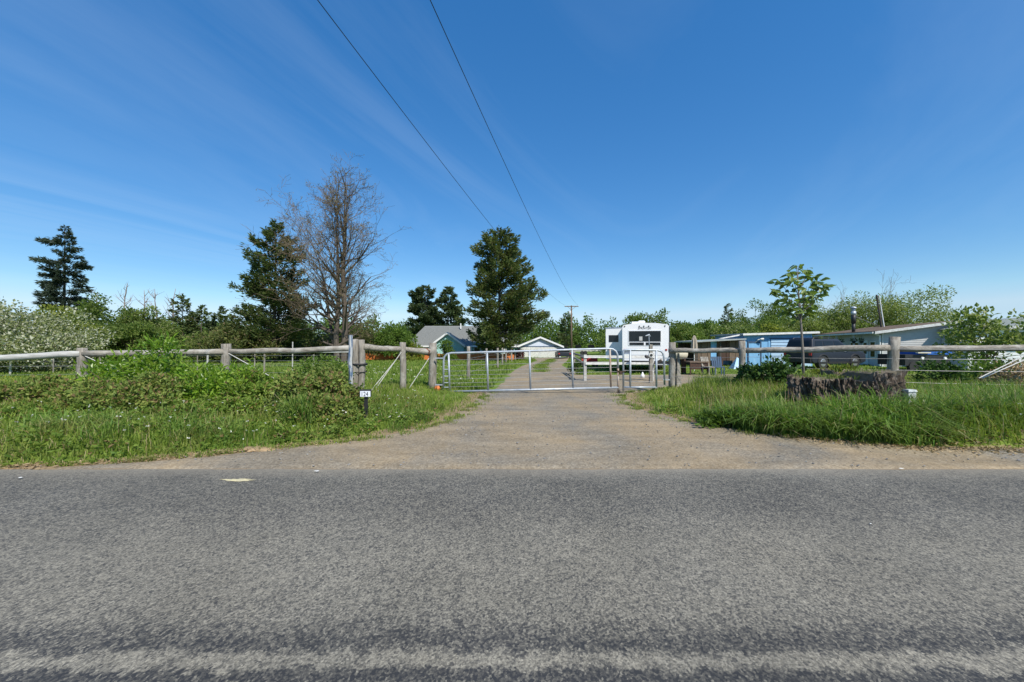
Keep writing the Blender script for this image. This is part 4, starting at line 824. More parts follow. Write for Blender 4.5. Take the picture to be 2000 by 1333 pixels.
# ------------------------------------------------------------------ dark SUV
cs = (18.48, 24.9); suv = thing('car', 'dark blue grey sport utility car parked beside the grey house', 'car', (cs[0], cs[1], gz(*cs)+.02), None, R(15)); OFF[suv] = np.zeros(3); suv.scale = (1.05, 1.05, 1.10)
F = Frame((0, 0, 0), (1, 0, 0))     # N = -Y : right flank faces the camera
import bmesh
def bev(g, name, m, parent, off=.05, seg=3, label=None):
    o = part(name, g, m, parent, True, label); bm = bmesh.new(); bm.from_mesh(o.data); bmesh.ops.remove_doubles(bm, verts=bm.verts, dist=1e-4)
    es = [e for e in bm.edges if len(e.link_faces) == 2 and e.calc_face_angle(0) > .35]; bmesh.ops.bevel(bm, geom=es, offset=off, segments=seg, affect='EDGES', profile=.6); bm.to_mesh(o.data); bm.free()
    o.data.polygons.foreach_set('use_smooth', np.ones(len(o.data.polygons), bool)); return o
body = Geo(); F.prism(body, [(0.02, .45), (.15, .33), (4.2, .33), (4.42, .42), (4.42, .82), (4.22, .99), (3.2, 1.1), (.10, 1.1), (.02, .95)], -.92, .92); bev(body, 'body', MT['suv'], suv, .07)
def tap(u0, u1, z0, u2, u3, z1, w0, w1): return [np.array(p) for p in ((u0, -w0, z0), (u1, -w0, z0), (u1, w0, z0), (u0, w0, z0), (u2, -w1, z1), (u3, -w1, z1), (u3, w1, z1), (u2, w1, z1))]
bev(Geo().hexa(tap(.06, 3.25, 1.08, .26, 2.35, 1.74, .88, .72)), 'cabin', MT['suv'], suv, .06)
def sidequad(u0, u1, u2, u3, z0, z1, off=.012):
    def yy(z): return -(.88+(.72-.88)*(z-1.08)/.66)-off
    P4 = [(u0, yy(z0), z0), (u1, yy(z0), z0), (u2, yy(z1), z1), (u3, yy(z1), z1)]; inn = [(a, b+.03, c) for a, b, c in P4]; g = Geo(); g.hexa([P4[0], P4[1], inn[1], inn[0], P4[3], P4[2], inn[2], inn[3]]); return g
for a_ in ((.30, .98, .98, .46), (1.06, 1.86, 1.84, 1.06), (1.94, 2.95, 2.30, 1.92)):
    part('window', sidequad(*a_, 1.17, 1.62), MT['glass'], suv); 
def rearq(s0, s1, z0, z1, w0, w1, off):
    return Geo().hexa([(s0-off, w0, z0), (s0-off, -w0, z0), (s0+.03, -w0, z0), (s0+.03, w0, z0), (s1-off, w1, z1), (s1-off, -w1, z1), (s1+.03, -w1, z1), (s1+.03, w1, z1)])
part('rear_window', rearq(.075, .21, 1.16, 1.60, .74, .62, .012), MT['glass'], suv)
part('windscreen', Geo().hexa([(3.12, -.78, 1.15), (3.16, -.78, 1.15), (3.16, .78, 1.15), (3.12, .78, 1.15), (2.45, -.66, 1.66), (2.49, -.66, 1.66), (2.49, .66, 1.66), (2.45, .66, 1.66)]), MT['glass'], suv)
for u_ in (.88, 3.48):
    for s_ in (-1, 1):
        g = Geo(); p = np.array((u_, s_*.80, .37)); g.tube([p-np.array((0, .125, 0)), p+np.array((0, .125, 0))], .37, 20); wo = part('wheel', g, MT['rubber'], suv, False)
        g = Geo(); q_ = np.array((0, s_*.128, 0)); g.tube([p+q_*.95, p+q_*1.06], [.23, .20], 14); part('rim', g, MT['chrome'], wo)
    g = Geo(); a_ = np.linspace(0, math.pi, 13)
    for s_ in (-1, 1): g.tube(np.stack([u_+.43*np.cos(a_), np.full(13, s_*.925), .40+.43*np.sin(a_)], -1), .045, 6)
    part('wheel_arch', g, MT['black'], suv)
for s_ in (-1, 1): part('tail_lamp', Geo().box(-.005, .05, s_*.80-.08, s_*.80+.08, .78, 1.05), MT['red'], suv); part('headlamp', Geo().box(4.30, 4.43, s_*.70-.14, s_*.70+.14, .70, .86), MT['chrome'], suv); part('mirror', Geo().box(2.72, 2.86, s_*1.0-.1, s_*1.0+.1, 1.12, 1.27), MT['suv'], suv)
part('bumper', Geo().box(-.06, .12, -.86, .86, .38, .62), MT['black'], suv); part('sill', Geo().box(.5, 3.9, -.94, .94, .30, .42), MT['black'], suv)
for u_ in (1.62, 2.55): part('handle', Geo().box(u_, u_+.16, -.96, -.92, .98, 1.02), MT['chrome'], suv)
for s_ in (-.62, .62): g = Geo(); g.tube([(.45, s_, 1.75), (.55, s_, 1.81), (2.0, s_, 1.81), (2.15, s_, 1.75)], .02, 5); part('roof_rail', g, MT['black'], suv)

# ------------------------------------------------------------------ fences
q = np.random.default_rng(4)
def post(g, px, d, top, r, jit=.06, seed=0, base=None, sq=False, lean=0):
    x_ = X(px, d); z0 = gz(x_, d)-.15; z1 = Z(top, d); n = 6; zs = np.linspace(z0, z1, n); qq = np.random.default_rng(seed)
    pts = np.stack([x_+lean*(zs-z0)+qq.normal(0, .008, n), d+qq.normal(0, .008, n), zs], -1)
    g.tube(pts, r*np.linspace(1.04, .96, n), 4 if sq else 12, True, jit, seed); return g
def rail(g, a, b, r, seed=0, n=12, jit=.05, taper=(1, 1), sag=.02):
    qq = np.random.default_rng(seed); t_ = np.linspace(0, 1, 9); P = a+(b-a)*t_[:, None]; P[:, 2] += -sag*4*t_*(1-t_)+qq.normal(0, .008, 9); g.tube(P, r*np.linspace(taper[0], taper[1], 9), n, True, jit, seed); return g
def wirepath(a, b, sag=.03, n=8):
    t_ = np.linspace(0, 1, n); P = np.asarray(a)+(np.asarray(b)-np.asarray(a))*t_[:, None]; P[:, 2] -= sag*4*t_*(1-t_); return P
lf = thing('rail_fence', 'grey pole rail fence on timber posts along the left verge', 'fence', (X(441, 10.6), 10.6, gz(X(441, 10.6), 10.6)))
LPST = [(-150, 9.9, 690, .11), (160, 10.2, 680, .105), (441, 10.6, 672, .12), (700, 11.0, 663, .165), (787, 12.0, 669, .10), (845, 12.6, 670, .135)]
pobj = []
for k, (px, d, tp_, r_) in enumerate(LPST):
    lb = {3: 'thickest grey post with black strap, beside the number sign', 5: 'gate post with shaded left side and rotten rail end'}.get(k)
    g = Geo()
    if k == 3:
        for o_ in (-7, 6): post(g, px+o_, d+.02*o_/7, tp_+(0 if o_ < 0 else 1), .095, .07, 20+o_)
        post(g, px, d+.12, tp_+6, .12, .05, 33)
    else: post(g, px, d, tp_, r_, .05, k, sq=False)
    pobj.append(part('post', g, MT['wood_v'], lf, True, lb))
for zp in (712, 727):
    g = Geo(); c = at(700, zp, 11.0); a_ = np.linspace(0, 2*np.pi, 25); wdt = .03 if zp == 712 else .012
    ring = np.stack([c[0]+.215*np.cos(a_), c[1]+.05+.17*np.sin(a_), np.full(25, c[2])], -1)
    g.tube(ring, wdt, 5, False); part('strap', g, MT['strap'], pobj[3])
rails = [((-150, 704, 9.9), (158, 691, 10.15), .085, 'wood_pale', (1, 1)), ((162, 691, 10.2), (438, 686.5, 10.55), .088, 'wood_h', (1, .95)), ((444, 687, 10.6), (690, 680, 10.95), .082, 'wood_h', (.9, 1.05)), ((708, 678, 11.0), (785, 682, 12.0), .085, 'wood_h', (1.1, .9)), ((789, 682, 12.05), (840, 687, 12.55), .09, 'wood_h', (.8, 1.2))]
for k, (a, b, r_, mm, tp_) in enumerate(rails): part('rail', rail(Geo(), at(*a), at(*b), r_, 40+k, 12, .05, tp_), MT[mm], lf, True)
part('rotten_end', Geo().tube([at(820, 684, 12.4), at(832, 687, 12.5), at(840, 690, 12.5)], [.08, .13, .11], 9, True, .2, 5), MT['rot'], lf, True)
br = [((162, 694, 10.15), (235, 727, 10.2)), ((445, 690, 10.55), (540, 742, 10.6)), ((784, 688, 11.9), (728, 768, 11.4)), ((772, 705, 11.85), (724, 764, 11.3)), ((838, 700, 12.5), (795, 765, 12.1))]
for a, b in br: part('brace_wire', Geo().tube([at(*a), at(*b)], .012, 5), MT['brace'], lf)
for py in (711, 728):
    for a, b in (((-150, py+6, 9.9), (160, py+3, 10.2)), ((160, py+3, 10.2), (441, py+1, 10.6)), ((441, py+1, 10.6), (700, py-2, 11))): part('wire', Geo().tube(wirepath(at(*a), at(*b), .01, 5), .004, 4), MT['wire'], lf)
g = Geo(); post(g, 684, 10.3, 655, .05, .12, 77, sq=True); stk = solo('painted_stake', g, mat('peeling blue white paint', (.08, .13, .21), (.40, .41, .41), .8, 7, (2, 2, .35), lo=.44, hi=.52), 'thin stake with peeling blue and white paint left of the thick post', 'stake', (X(684, 10.3), 10.3, gz(X(684, 10.3), 10.3)))
# field wire fence behind
ff = thing('wire_fence', 'thin wire fence on slim pale posts across the left field', 'fence', (X(400, 21), 21, gz(X(400, 21), 21)))
for k, px in enumerate((20, 104, 195, 262, 330, 385, 405, 497, 516, 571, 612, 660)):
    d = 21; x_ = X(px, d); hq = (690 if k % 3 else 686)+q.integers(0, 6) if px != 571 else 668
    part('post', Geo().tube([(x_, d, gz(x_, d)-.1), (x_+.02, d, Z(hq, d))], .03 if k % 2 else .045, 6), MT['wood_pale' if k % 3 == 0 else 'wood_v'], ff)
for py in (694, 704, 714): part('wire', Geo().tube(wirepath(at(-40, py+2, 21), at(700, py, 21), .02), .006, 4), MT['wire'], ff)
part('top_wire', Geo().tube(wirepath(at(440, 691, 20.8), at(690, 688, 20.8), .0), .022, 4), MT['offwhite'], ff)
# fence along the drive
pf = thing('wire_fence', 'line of timber posts with wire running up the left of the drive', 'fence', (X(915, 18.5), 18.5, gz(X(915, 18.5), 18.5)))
pl_ = [(915, 18.5, 677, .085), (950, 24, 681, .06), (972, 28, 680, .07), (981, 33, 680, .07), (988, 37, 682, .08), (999, 41, 684, .08), (1006, 44, 685, .08), (1013, 47, 686, .08), (1021, 50, 686, .12)]
for k, (px, d, tp_, r_) in enumerate(pl_): part('post', post(Geo(), px, d, tp_, r_, .05, 200+k), MT['wood_v' if k < 8 else 'rot'], pf, True)
for f_ in (.25, .55, .85):
    pts = [np.array((X(px, d), d, gz(X(px, d), d)+f_*1.15)) for px, d, _, _ in pl_]; part('wire', Geo().tube(pts, .007, 4), MT['wire'], pf)
of = thing('garden_netting', 'low orange band of plastic netting before the mint house', 'netting', (X(860, 46), 46, gz(X(860, 46), 46)))
for k, (p0, p1) in enumerate(((702, 778), (778, 850), (850, 925), (925, 1004))):
    g = Geo(); m = 10
    for c in range(m):
        a_ = p0+(p1-p0)*c/m; b_ = p0+(p1-p0)*(c+1)/m; da = 46+.15*math.sin(a_*.1); db = 46+.15*math.sin(b_*.1); x0, x1 = X(a_, da), X(b_, db); z0 = gz(x0, da)+.05; ha = .72+.05*math.sin(a_*.23); hb_ = .72+.05*math.sin(b_*.23)
        g.hexa([(x0, da, z0), (x1, db, z0), (x1, db+.02, z0), (x0, da+.02, z0), (x0, da, z0+ha), (x1, db, z0+hb_), (x1, db+.02, z0+hb_), (x0, da+.02, z0+ha)])
    part('netting_panel', g, MT['orange'], of)
    x_ = X(p0, 46); part('stake', Geo().tube([(x_, 45.95, gz(x_, 46)-.05), (x_, 45.95, gz(x_, 46)+.8)], .035, 5), MT['offwhite'], of)
# right fence
rf = thing('rail_fence', 'pole rail fence with strand wires behind the big stump at right', 'fence', (X(1450, 11.3), 11.3, gz(X(1450, 11.3), 11.3)))
RP = [(1313, 12.5, 669, .115), (1450, 11.3, 666, .095), (1745, 9.6, 658, .112), (2090, 8.7, 655, .11)]
rpo = []
for k, (px, d, tp_, r_) in enumerate(RP): rpo.append(part('post', post(Geo(), px, d, tp_, r_, .05, 300+k), MT['wood_v'], rf, True))
g = Geo(); c0 = at(1318, 670, 12.45); wz = gz(c0[0], 12.3)
g.hexa([(c0[0]-.0, 12.32, wz-.05), (c0[0]+.17, 12.32, wz-.05), (c0[0]+.17, 12.38, wz-.05), (c0[0], 12.38, wz-.05), (c0[0]+.06, 12.36, 1.30), (c0[0]+.11, 12.36, 1.30), (c0[0]+.11, 12.4, 1.30), (c0[0]+.06, 12.4, 1.30)]); part('brace_board', g, MT['wood_h'], rf)
for k, (a, b, r_, tp_) in enumerate([((1306, 684.5, 12.45), (1446, 685.5, 11.35), .075, (1, 1)), ((1455, 685, 11.3), (1738, 679.5, 9.6), .078, (1, 1)), ((1749, 681, 9.6), (2092, 678.5, 8.7), .075, (1, 1))]): part('rail', rail(Geo(), at(*a), at(*b), r_, 60+k, 12, .05, tp_, .01), MT['wood_h'], rf, True)
for f_ in (.42, .72, 1.0, 1.24):
    for k in range(3):
        P_ = []
        for px, d, _, _ in RP[k:k+2]: x_ = X(px, d); P_.append(np.array((x_, d-.1, gz(x_, d)+f_-.02)))
        part('wire', Geo().tube(wirepath(P_[0], P_[1], .015), .0045, 4), MT['wire'], rf)
for k, (a, b) in enumerate([((1912, 739, 8.6), (2040, 676, 8.5)), ((1918, 739, 8.7), (2060, 678, 8.6))]): part('brace_wire', Geo().tube([at(*a), at(*b)], .012, 5), MT['brace'], rf)
# gates
GD = 12.4
def gp(px, py, dd=0): return at(px, py, GD+dd)
gate = thing('tube_gate', 'long galvanised tube farm gate with rusty latch end across the drive', 'gate', (X(1040, GD), GD, 0))
g = Geo(); g.tube([gp(866, 762), gp(866.5, 705), gp(868, 697), gp(873, 692), gp(881, 690), gp(960, 688), gp(1040, 685.8), gp(1120, 683.4), gp(1188, 681.3), gp(1197, 682.5), gp(1203, 686.5), gp(1206, 693), gp(1207, 720)], .033, 10); part('frame', g, MT['galv'], gate, True)
g = Geo(); g.tube([gp(1207, 719), gp(1207.5, 768)], .0325, 10); part('frame', g, MT['rust'], gate, True, 'rust stained latch end of the frame')
g = Geo(); g.tube([gp(877, 765.5), gp(1040, 761.5), gp(1208, 757.5)], .036, 10); part('bottom_rail', g, MT['galv'], gate, True)
for px, t_, b_, mm in ((877, 690, 765, 'galv'), (952, 687.5, 763, 'galv'), (1035, 685.5, 761, 'galv'), (1118, 683.5, 759.5, 'galv'), (1192, 682, 757.5, 'rust')):
    g = Geo(); g.tube([gp(px-.8, t_), gp(px+1.2, b_)], .032, 8); part('upright', g, MT[mm], gate, True)
for k, f_ in enumerate((.18, .32, .47, .58, .68, .78, .88)):
    y0 = 690+75*f_; y1 = 682+76*f_; part('wire', Geo().tube([gp(866, y0+.5, .0), gp(1207, y1, .0)], .0055, 4), MT['wire'], gate)
for py in (722, 735.5, 748, 757): part('rung', Geo().tube([gp(866, py), gp(877, py)], .014, 5), MT['galv'], gate)
g = Geo(); c = gp(1209, 766.5); g.tube([c-np.array((.025, 0, 0)), c+np.array((.025, 0, 0))], .075, 14); wh_ = part('wheel', g, MT['rubber'], gate); part('bracket', Geo().box(c[0]-.045, c[0]-.03, c[1]-.02, c[1]+.02, c[2]-.02, c[2]+.12), MT['rustdark'], wh_)
g = Geo(); P_ = wirepath(gp(1205, 724, -.05), gp(1222, 725, -.05), .03, 10); g.tube(P_, .018, 6, True, .3, 4); g.box(P_[4][0]-.04, P_[4][0]+.04, P_[4][1]-.03, P_[4][1]+.03, P_[4][2]-.09, P_[4][2]+.0); part('latch_chain', g, MT['rustdark'], gate)
for py in (700, 752): hp = gp(856, py); part('hinge', Geo().box(hp[0]-.1, hp[0]+.18, hp[1]-.02, hp[1]+.02, hp[2]-.02, hp[2]+.02), MT['galv'], gate)
wg = thing('walk_gate', 'narrow galvanised tube walk gate right of the long gate', 'gate', (X(1256, GD), GD, 0))
g = Geo(); g.tube([gp(1217.5, 764), gp(1217.5, 686), gp(1219, 684), gp(1230, 683.5), gp(1284, 684.5), gp(1291, 686.5), gp(1295, 691), gp(1297, 700), gp(1298, 752)], .032, 10); part('frame', g, MT['galv'], wg, True)
g = Geo(); g.tube([gp(1218, 757), gp(1283, 757)], .034, 10); part('bottom_rail', g, MT['galv'], wg, True)
for px in (1231, 1282): part('upright', Geo().tube([gp(px, 684), gp(px, 757)], .034, 8), MT['galv'], wg, True)
for py in (700, 712, 724, 735, 746): part('wire', Geo().tube([gp(1218, py), gp(1297, py)], .0055, 4), MT['wire'], wg)
for py in (700, 742): hp = gp(1304, py); part('hinge', Geo().box(hp[0]-.15, hp[0]+.06, hp[1]-.02, hp[1]+.02, hp[2]-.02, hp[2]+.02), MT['galv'], wg)

# ------------------------------------------------------------------ small things near the gate
d = 7.75; sx_ = X(715, d); sb = (sx_, d, gz(sx_, d)); sgn = thing('number_sign', 'small black number sign reading 124 on a short post', 'sign', sb)
zc = Z(768.5, d); part('post', Geo().box(sx_-.035, sx_+.035, d-.012, d+.012, sb[2]-.2, zc-.075), MT['black'], sgn)
F = Frame((sx_, d, 0), (1, 0, 0)); fo = part('frame', F.box(Geo(), -.115, .115, zc-.068, zc+.08, .012, .045), MT['black'], sgn); part('plate', F.box(Geo(), -.10, .105, zc-.063, zc+.05, .045, .05), MT['signwhite'], sgn)
part('lettering', text('124', .125, F, -.088, zc-.05, .0525, 0, .0015, .82, 1.0), MT['black'], sgn)
d = 12.3; g = Geo(); p = at(855, 757, d); g.tube([p-UP*.13, p-UP*.03, p+UP*.05], [.06, .09, .05], 8, True, .15, 3); solo('rusty_tin', g, MT['orange'], 'small orange red object in the grass at the foot of gate post', 'scrap', tuple(p-UP*.15))
d = 7.6; bx = X(1776, d); ub = thing('utility_box', 'small pale grey utility pedestal in tall grass right of stump', 'utility box', (bx, d, gz(bx, d)))
zt_ = Z(762, d); part('case', bev_ if False else Geo().box(bx-.075, bx+.075, d-.06, d+.06, gz(bx, d)-.1, zt_-.03), MT['greybox'], ub); part('lid', Geo().hexa([(bx-.09, d-.075, zt_-.03), (bx+.09, d-.075, zt_-.03), (bx+.09, d+.075, zt_-.03), (bx-.09, d+.075, zt_-.03), (bx-.075, d-.06, zt_+.01), (bx+.075, d-.06, zt_+.01), (bx+.075, d+.06, zt_+.01), (bx-.075, d+.06, zt_+.01)]), MT['greybox'], ub)
# stump
sc_ = np.array((X(1634, 8.2), 8.2)); sz0 = gz(*sc_); stp = thing('tree_stump', 'huge dark furrowed old stump with stepped top in the right verge', 'stump', (sc_[0], sc_[1], sz0))
q = np.random.default_rng(12); NA, NV = 420, 22; a_ = np.linspace(0, 2*np.pi, NA, endpoint=False)
def n1d(a, f, s): return np.sin(f*a+s)*.5+np.sin(f*1.73*a+s*2.3)*.3+np.sin(f*2.9*a+s*1.1)*.2
hx = np.where(np.cos(a_)*1.22 < .05+.06*np.sin(a_*7), Z(739, 7.5), Z(727.5, 7.5))-sz0; hx = hx+.045*n1d(a_, 9, 1)+.035*n1d(a_, 27, 2)-.03
ph = np.cumsum(1+.5*q.normal(size=NA).clip(-1, 1)); ph = ph/ph[-1]*2*np.pi
V = []
for k in range(NV):
    t_ = k/(NV-1); z_ = -.25+(hx+.25)*t_
    ridge_ = np.abs(np.sin(ph*19+1.6*np.sin(t_*4+a_*5)+.5*np.sin(t_*17)+.8*np.sin(a_*9)))**.6*.06*(1+.8*np.sin(a_*13+t_*4))+np.abs(np.sin(ph*53+t_*5+np.sin(t_*11)))*.035+.018*np.sin(t_*23+a_*41)+.012*q.normal(size=NA)
    base = 1+.05*n1d(a_, 3, 4)+.09*(1-t_)**2
    V.append(np.stack([sc_[0]+(.97*base+ridge_-.03)*np.cos(a_), sc_[1]-.15+(.58*base+ridge_-.03)*np.sin(a_), sz0+z_], -1))
V = np.array(V); g = Geo(); i = np.arange(NV-1)[:, None]*NA; j = np.arange(NA)[None]; k = (j+1) % NA
g.add(V.reshape(-1, 3), np.stack([i+j, i+k, i+NA+k, i+NA+j], -1).reshape(-1, 4)); part('bark', g, MT['stumpbark'], stp)
g = Geo(); rings = [V[-1]]
for f_ in (.94, .8, .55, .3): rr_ = V[-1].copy(); rr_[:, 0] = sc_[0]+(rr_[:, 0]-sc_[0])*f_; rr_[:, 1] = sc_[1]+(rr_[:, 1]-sc_[1])*f_; rr_[:, 2] += (-.03 if f_ < .95 else 0)+.02*noise(rr_[:, 0], rr_[:, 1], 9, 2); rings.append(rr_)
RV_ = np.concatenate(rings+[[[sc_[0], sc_[1], sz0+.62]]]); i = np.arange(4)[:, None]*NA; j = np.arange(NA)[None]; k = (j+1) % NA; g.add(RV_, np.stack([i+j, i+k, i+NA+k, i+NA+j], -1).reshape(-1, 4)); jj = np.arange(NA); g.f.append(np.stack([4*NA+jj, 4*NA+(jj+1) % NA, np.full(NA, 5*NA)], -1)); part('top', g, MT['stumptop'], stp)
g = Geo(); n = 900; xx = sc_[0]+q.uniform(-.95, .95, n); yy = sc_[1]+q.uniform(-.5, .5, n); ok = ((xx-sc_[0])/.95)**2+((yy-sc_[1])/.55)**2 < 1; xx, yy = xx[ok], yy[ok]
zz_ = np.where(xx < sc_[0]+.05, Z(739, 7.5), Z(727.5, 7.5))-.05; g.blades(np.stack([xx, yy, zz_], -1), q.uniform(.03, .13, len(xx)), .010, q, .6, .4); part('moss_grass', g, LM['bramble'], stp, kind='stuff')
# sapling with separate leaves
d = 9.25; sx_ = X(1571, d); sap = thing('sapling', 'slim young tree with large glossy leaves rising behind the stump', 'tree', (sx_, d, gz(sx_, d)), None, 0)
q = np.random.default_rng(31); zt = Z(520, d); tp = np.array([at(1571, 735, d), at(1568, 690, d), at(1565, 640, d), at(1561, 590, d), at(1558, 550, d), at(1556, 522, d)]); tp[0, 2] = gz(sx_, d)-.05
trk = part('trunk', Geo().tube(tp, [.032, .028, .024, .02, .013, .006], 7), MT['barkgrey'], sap, True); brg = Geo()
tipsx = [(1503, 563), (1520, 548), (1515, 585), (1535, 603), (1548, 612), (1538, 530), (1560, 519), (1578, 524), (1590, 540), (1604, 545), (1618, 555), (1598, 575), (1588, 590), (1530, 570), (1545, 585), (1575, 560), (1550, 545), (1570, 580), (1583, 605), (1600, 560)]
lfm = Geo(); lw_ = .5
lv = [(0, 0, 0), (.3, -.22, .03), (.3, .22, .03), (.62, -.20, .0), (.62, .20, .0), (1, 0, -.10), (.32, 0, -.03), (.64, 0, -.05)]
lfm.add(lv, [(0, 1, 6), (0, 6, 2), (3, 5, 7), (5, 4, 7)]); lfm.f.append(np.array([(1, 3, 7, 6), (6, 7, 4, 2)])); lme = lfm.mesh('leaf', LM['sapleaf'])
cnt = 0
for kx, (px, py) in enumerate(tipsx):
    tip = at(px, py, d+q.normal(0, .22)); z0 = max(Z(625, d), tip[2]-q.uniform(.35, .8)); st = np.array([np.interp(z0, tp[:, 2], tp[:, c]) for c in range(3)]); md = (st+tip)/2+np.array((0, 0, -.05)); pts = np.array([st, md, tip]); seg_path(brg, pts, [.011, .008, .004], 4)
    for c in range(15):
        s_ = q.uniform(.35, 1.0)**.6; p = np.array([np.interp(s_, [0, .5, 1], pts[:, e]) for e in range(3)])+q.normal(0, .035, 3); a__ = q.uniform(0, 6.28); dv = Vector((math.cos(a__), math.sin(a__), q.uniform(-1.1, .35))); L_ = q.uniform(.15, .24)
        lo_o = bpy.data.objects.new('leaf', lme); COL.objects.link(lo_o); lo_o.parent = sap; lo_o.location = Vector(p-OFF[sap]); lo_o.rotation_mode = 'QUATERNION'
        lo_o.rotation_quaternion = dv.to_track_quat('X', 'Z') @ Matrix.Rotation(q.uniform(-1.3, 1.3), 4, 'X').to_quaternion(); lo_o.scale = (L_, L_*.95, L_); cnt += 1
part('branches', brg, MT['barkgrey'], trk, kind='stuff')
# leafy tree at the right edge
d = 14; put_tree('broadleaf_tree', 'leafy pale green tree in front of the white house at right', 'tree', loc(1925, d), broadleaf(hh(592, d, 1925), 1.45, 181, 30, 1800, .17, .10, .12, trunk_r=.05, cl=(.11, .2)), (BG, TW, LM['decidlight']))

# ------------------------------------------------------------------ yard clutter
d = 17; yf = thing('board_fence', 'white two board rail fence in front of the camper', 'fence', (X(1210, d), d, gz(X(1210, d), d)))
for px, tp_ in ((1143, 693), (1275, 690)):
    x_ = X(px, d); part('post', Geo().box(x_-.06, x_+.06, d-.02, d+.1, gz(x_, d)-.1, Z(tp_, d)), MT['wood_pale'], yf)
for py0, py1, a_, b_ in ((694.7, 699.5, 1140, 1288), (707.8, 712.5, 1143, 1279)):
    part('board', Geo().box(X(a_, d), X(b_, d), d-.07, d-.025, Z(py1, d), Z(py0, d)), MT['offwhite'], yf)
for a, b in (((1120, 690, 22), (1143, 697, 17)), ((1121, 698, 22), (1143, 711, 17)), ((1276, 710, 17), (1292, 703, 16.5))): part('side_rail', rail(Geo(), at(*a), at(*b), .05, 5), MT['wood_v'], yf)
x_ = X(1121, 22); part('post', Geo().box(x_-.06, x_+.06, 21.94, 22.06, gz(x_, 22)-.1, Z(686, 22)), MT['wood_v'], yf)
d = 16; x_ = X(1271, d); yp = thing('hydrant_post', 'grey yard post with white round gauge before the camper', 'post', (x_, d, gz(x_, d)))
part('post', Geo().box(x_-.06, x_+.06, d-.06, d+.06, gz(x_, d)-.1, Z(673, d)), MT['wood_v'], yp); g = Geo(); p = at(1271, 694, d-.07); g.tube([p, p-np.array((0, .06, 0))], .10, 14); part('gauge', g, MT['offwhite'], yp); g = Geo(); g.tube([p-np.array((0, .05, 0)), p-np.array((0, .08, 0))], .055, 12); part('dial', g, MT['black'], yp)
g = Geo(); g.tube([at(1268, 676, d), at(1267.5, 656, d)], .018, 6); g.tube([at(1261, 656.5, d), at(1268, 654.5, d), at(1270, 657.5, d)], [.02, .045, .02], 8); part('finial', g, MT['galv'], yp)
g = Geo(); p = at(1263, 697, d-.05); g.tube([p+np.array((-.06, 0, .04)), p, p+np.array((.06, 0, -.06))], [.05, .08, .05], 8); part('valve', g, MT['black'], yp)
d = 18.5; p = at(1255, 726, d); p[2] = gz(p[0], d); g = Geo(); g.tube([p, p+UP*.12, p+UP*.2, p+UP*.25, p+UP*.30], [.09, .10, .07, .03, .03], 10); jug = solo('plastic_jug', g, MT['white'], 'white plastic jug standing in the grass before the camper', 'jug', tuple(p), smooth=True)
# red mower
d = 30; bx = X(1152, d); bz = gz(bx, d); mw = thing('riding_mower', 'small red riding mower left of the camper', 'mower', (bx, d, bz))
bev(Geo().box(bx-.2, bx+.55, d-.3, d+.3, bz+.35, bz+.75), 'hood', MT['red'], mw, .06); bev(Geo().box(bx-.75, bx-.25, d-.3, d+.3, bz+.40, bz+.62), 'fender', MT['red'], mw, .05)
bev(Geo().box(bx-.65, bx-.3, d-.22, d+.22, bz+.62, bz+.74), 'seat', MT['black'], mw, .03); bev(Geo().box(bx-.72, bx-.62, d-.22, d+.22, bz+.7, bz+1.0), 'backrest', MT['black'], mw, .03)
g = Geo(); g.tube([(bx-.15, d, bz+.7), (bx-.2, d, bz+.98)], .02, 6); a_ = np.linspace(0, 2*np.pi, 15); g.tube(np.stack([bx-.2+.13*np.cos(a_), d+.16*np.sin(a_), np.full(15, bz+.98)], -1), .015, 5, False); part('steering_wheel', g, MT['black'], mw)
for ux, rr_ in ((-.5, .25), (.4, .18)):
    for s_ in (-1, 1): g = Geo(); p = np.array((bx+ux, d+s_*.38, bz+rr_)); g.tube([p-np.array((0, .08, 0)), p+np.array((0, .08, 0))], rr_, 14); part('wheel', g, MT['rubber'], mw)
# distant vehicles by the garage
d = 62; bx = X(1140, d); bz = gz(bx, d); tv = thing('utility_trailer', 'long low white trailer far off right of the garage', 'trailer', (bx, d, bz))
bev(Geo().box(X(1112, d), X(1172, d), d-1, d+1, bz+.5, Z(681, d)), 'body', MT['offwhite'], tv, .08)
part('window', Geo().box(X(1122, d), X(1132, d), d-1.03, d-.99, bz+1.1, bz+1.6), MT['glass'], tv); part('window', Geo().box(X(1146, d), X(1158, d), d-1.03, d-.99, bz+1.1, bz+1.6), MT['glass'], tv)
for px in (1135, 1141): g = Geo(); p = np.array((X(px, d), d-.9, bz+.32)); g.tube([p-np.array((0, .1, 0)), p+np.array((0, .1, 0))], .32, 14); part('wheel', g, MT['rubber'], tv)
d = 52; bx = X(1103, d); bz = gz(bx, d); pc = thing('parked_car', 'small dark car parked right of the white garage', 'car', (bx, d, bz)); F = Frame((bx, d, bz), (1, 0, 0))
b_ = Geo(); F.prism(b_, [(-.9, .3), (.9, .3), (.9, .85), (-.9, .85)], -4, 0); bev(b_, 'body', MT['suv'], pc, .08); b_ = Geo(); F.prism(b_, [(-.78, .85), (.78, .85), (.62, 1.4), (-.62, 1.4)], -3.2, -.6); bev(b_, 'cabin', MT['suv'], pc, .06)
part('rear_window', F.prism(Geo(), [(-.66, .92), (.66, .92), (.55, 1.32), (-.55, 1.32)], -.6, -.58), MT['glass'], pc)
for s_ in (-1, 1):
    part('tail_lamp', F.box(Geo(), s_*.75-.1, s_*.75+.1, .6, .75, 0, .02), MT['red'], pc)
    for n_ in (-.7, -3.2): g = Geo(); p = F.p(s_*.8, .3, n_); g.tube([p-F.U*.1, p+F.U*.1], .3, 12); part('wheel', g, MT['rubber'], pc)
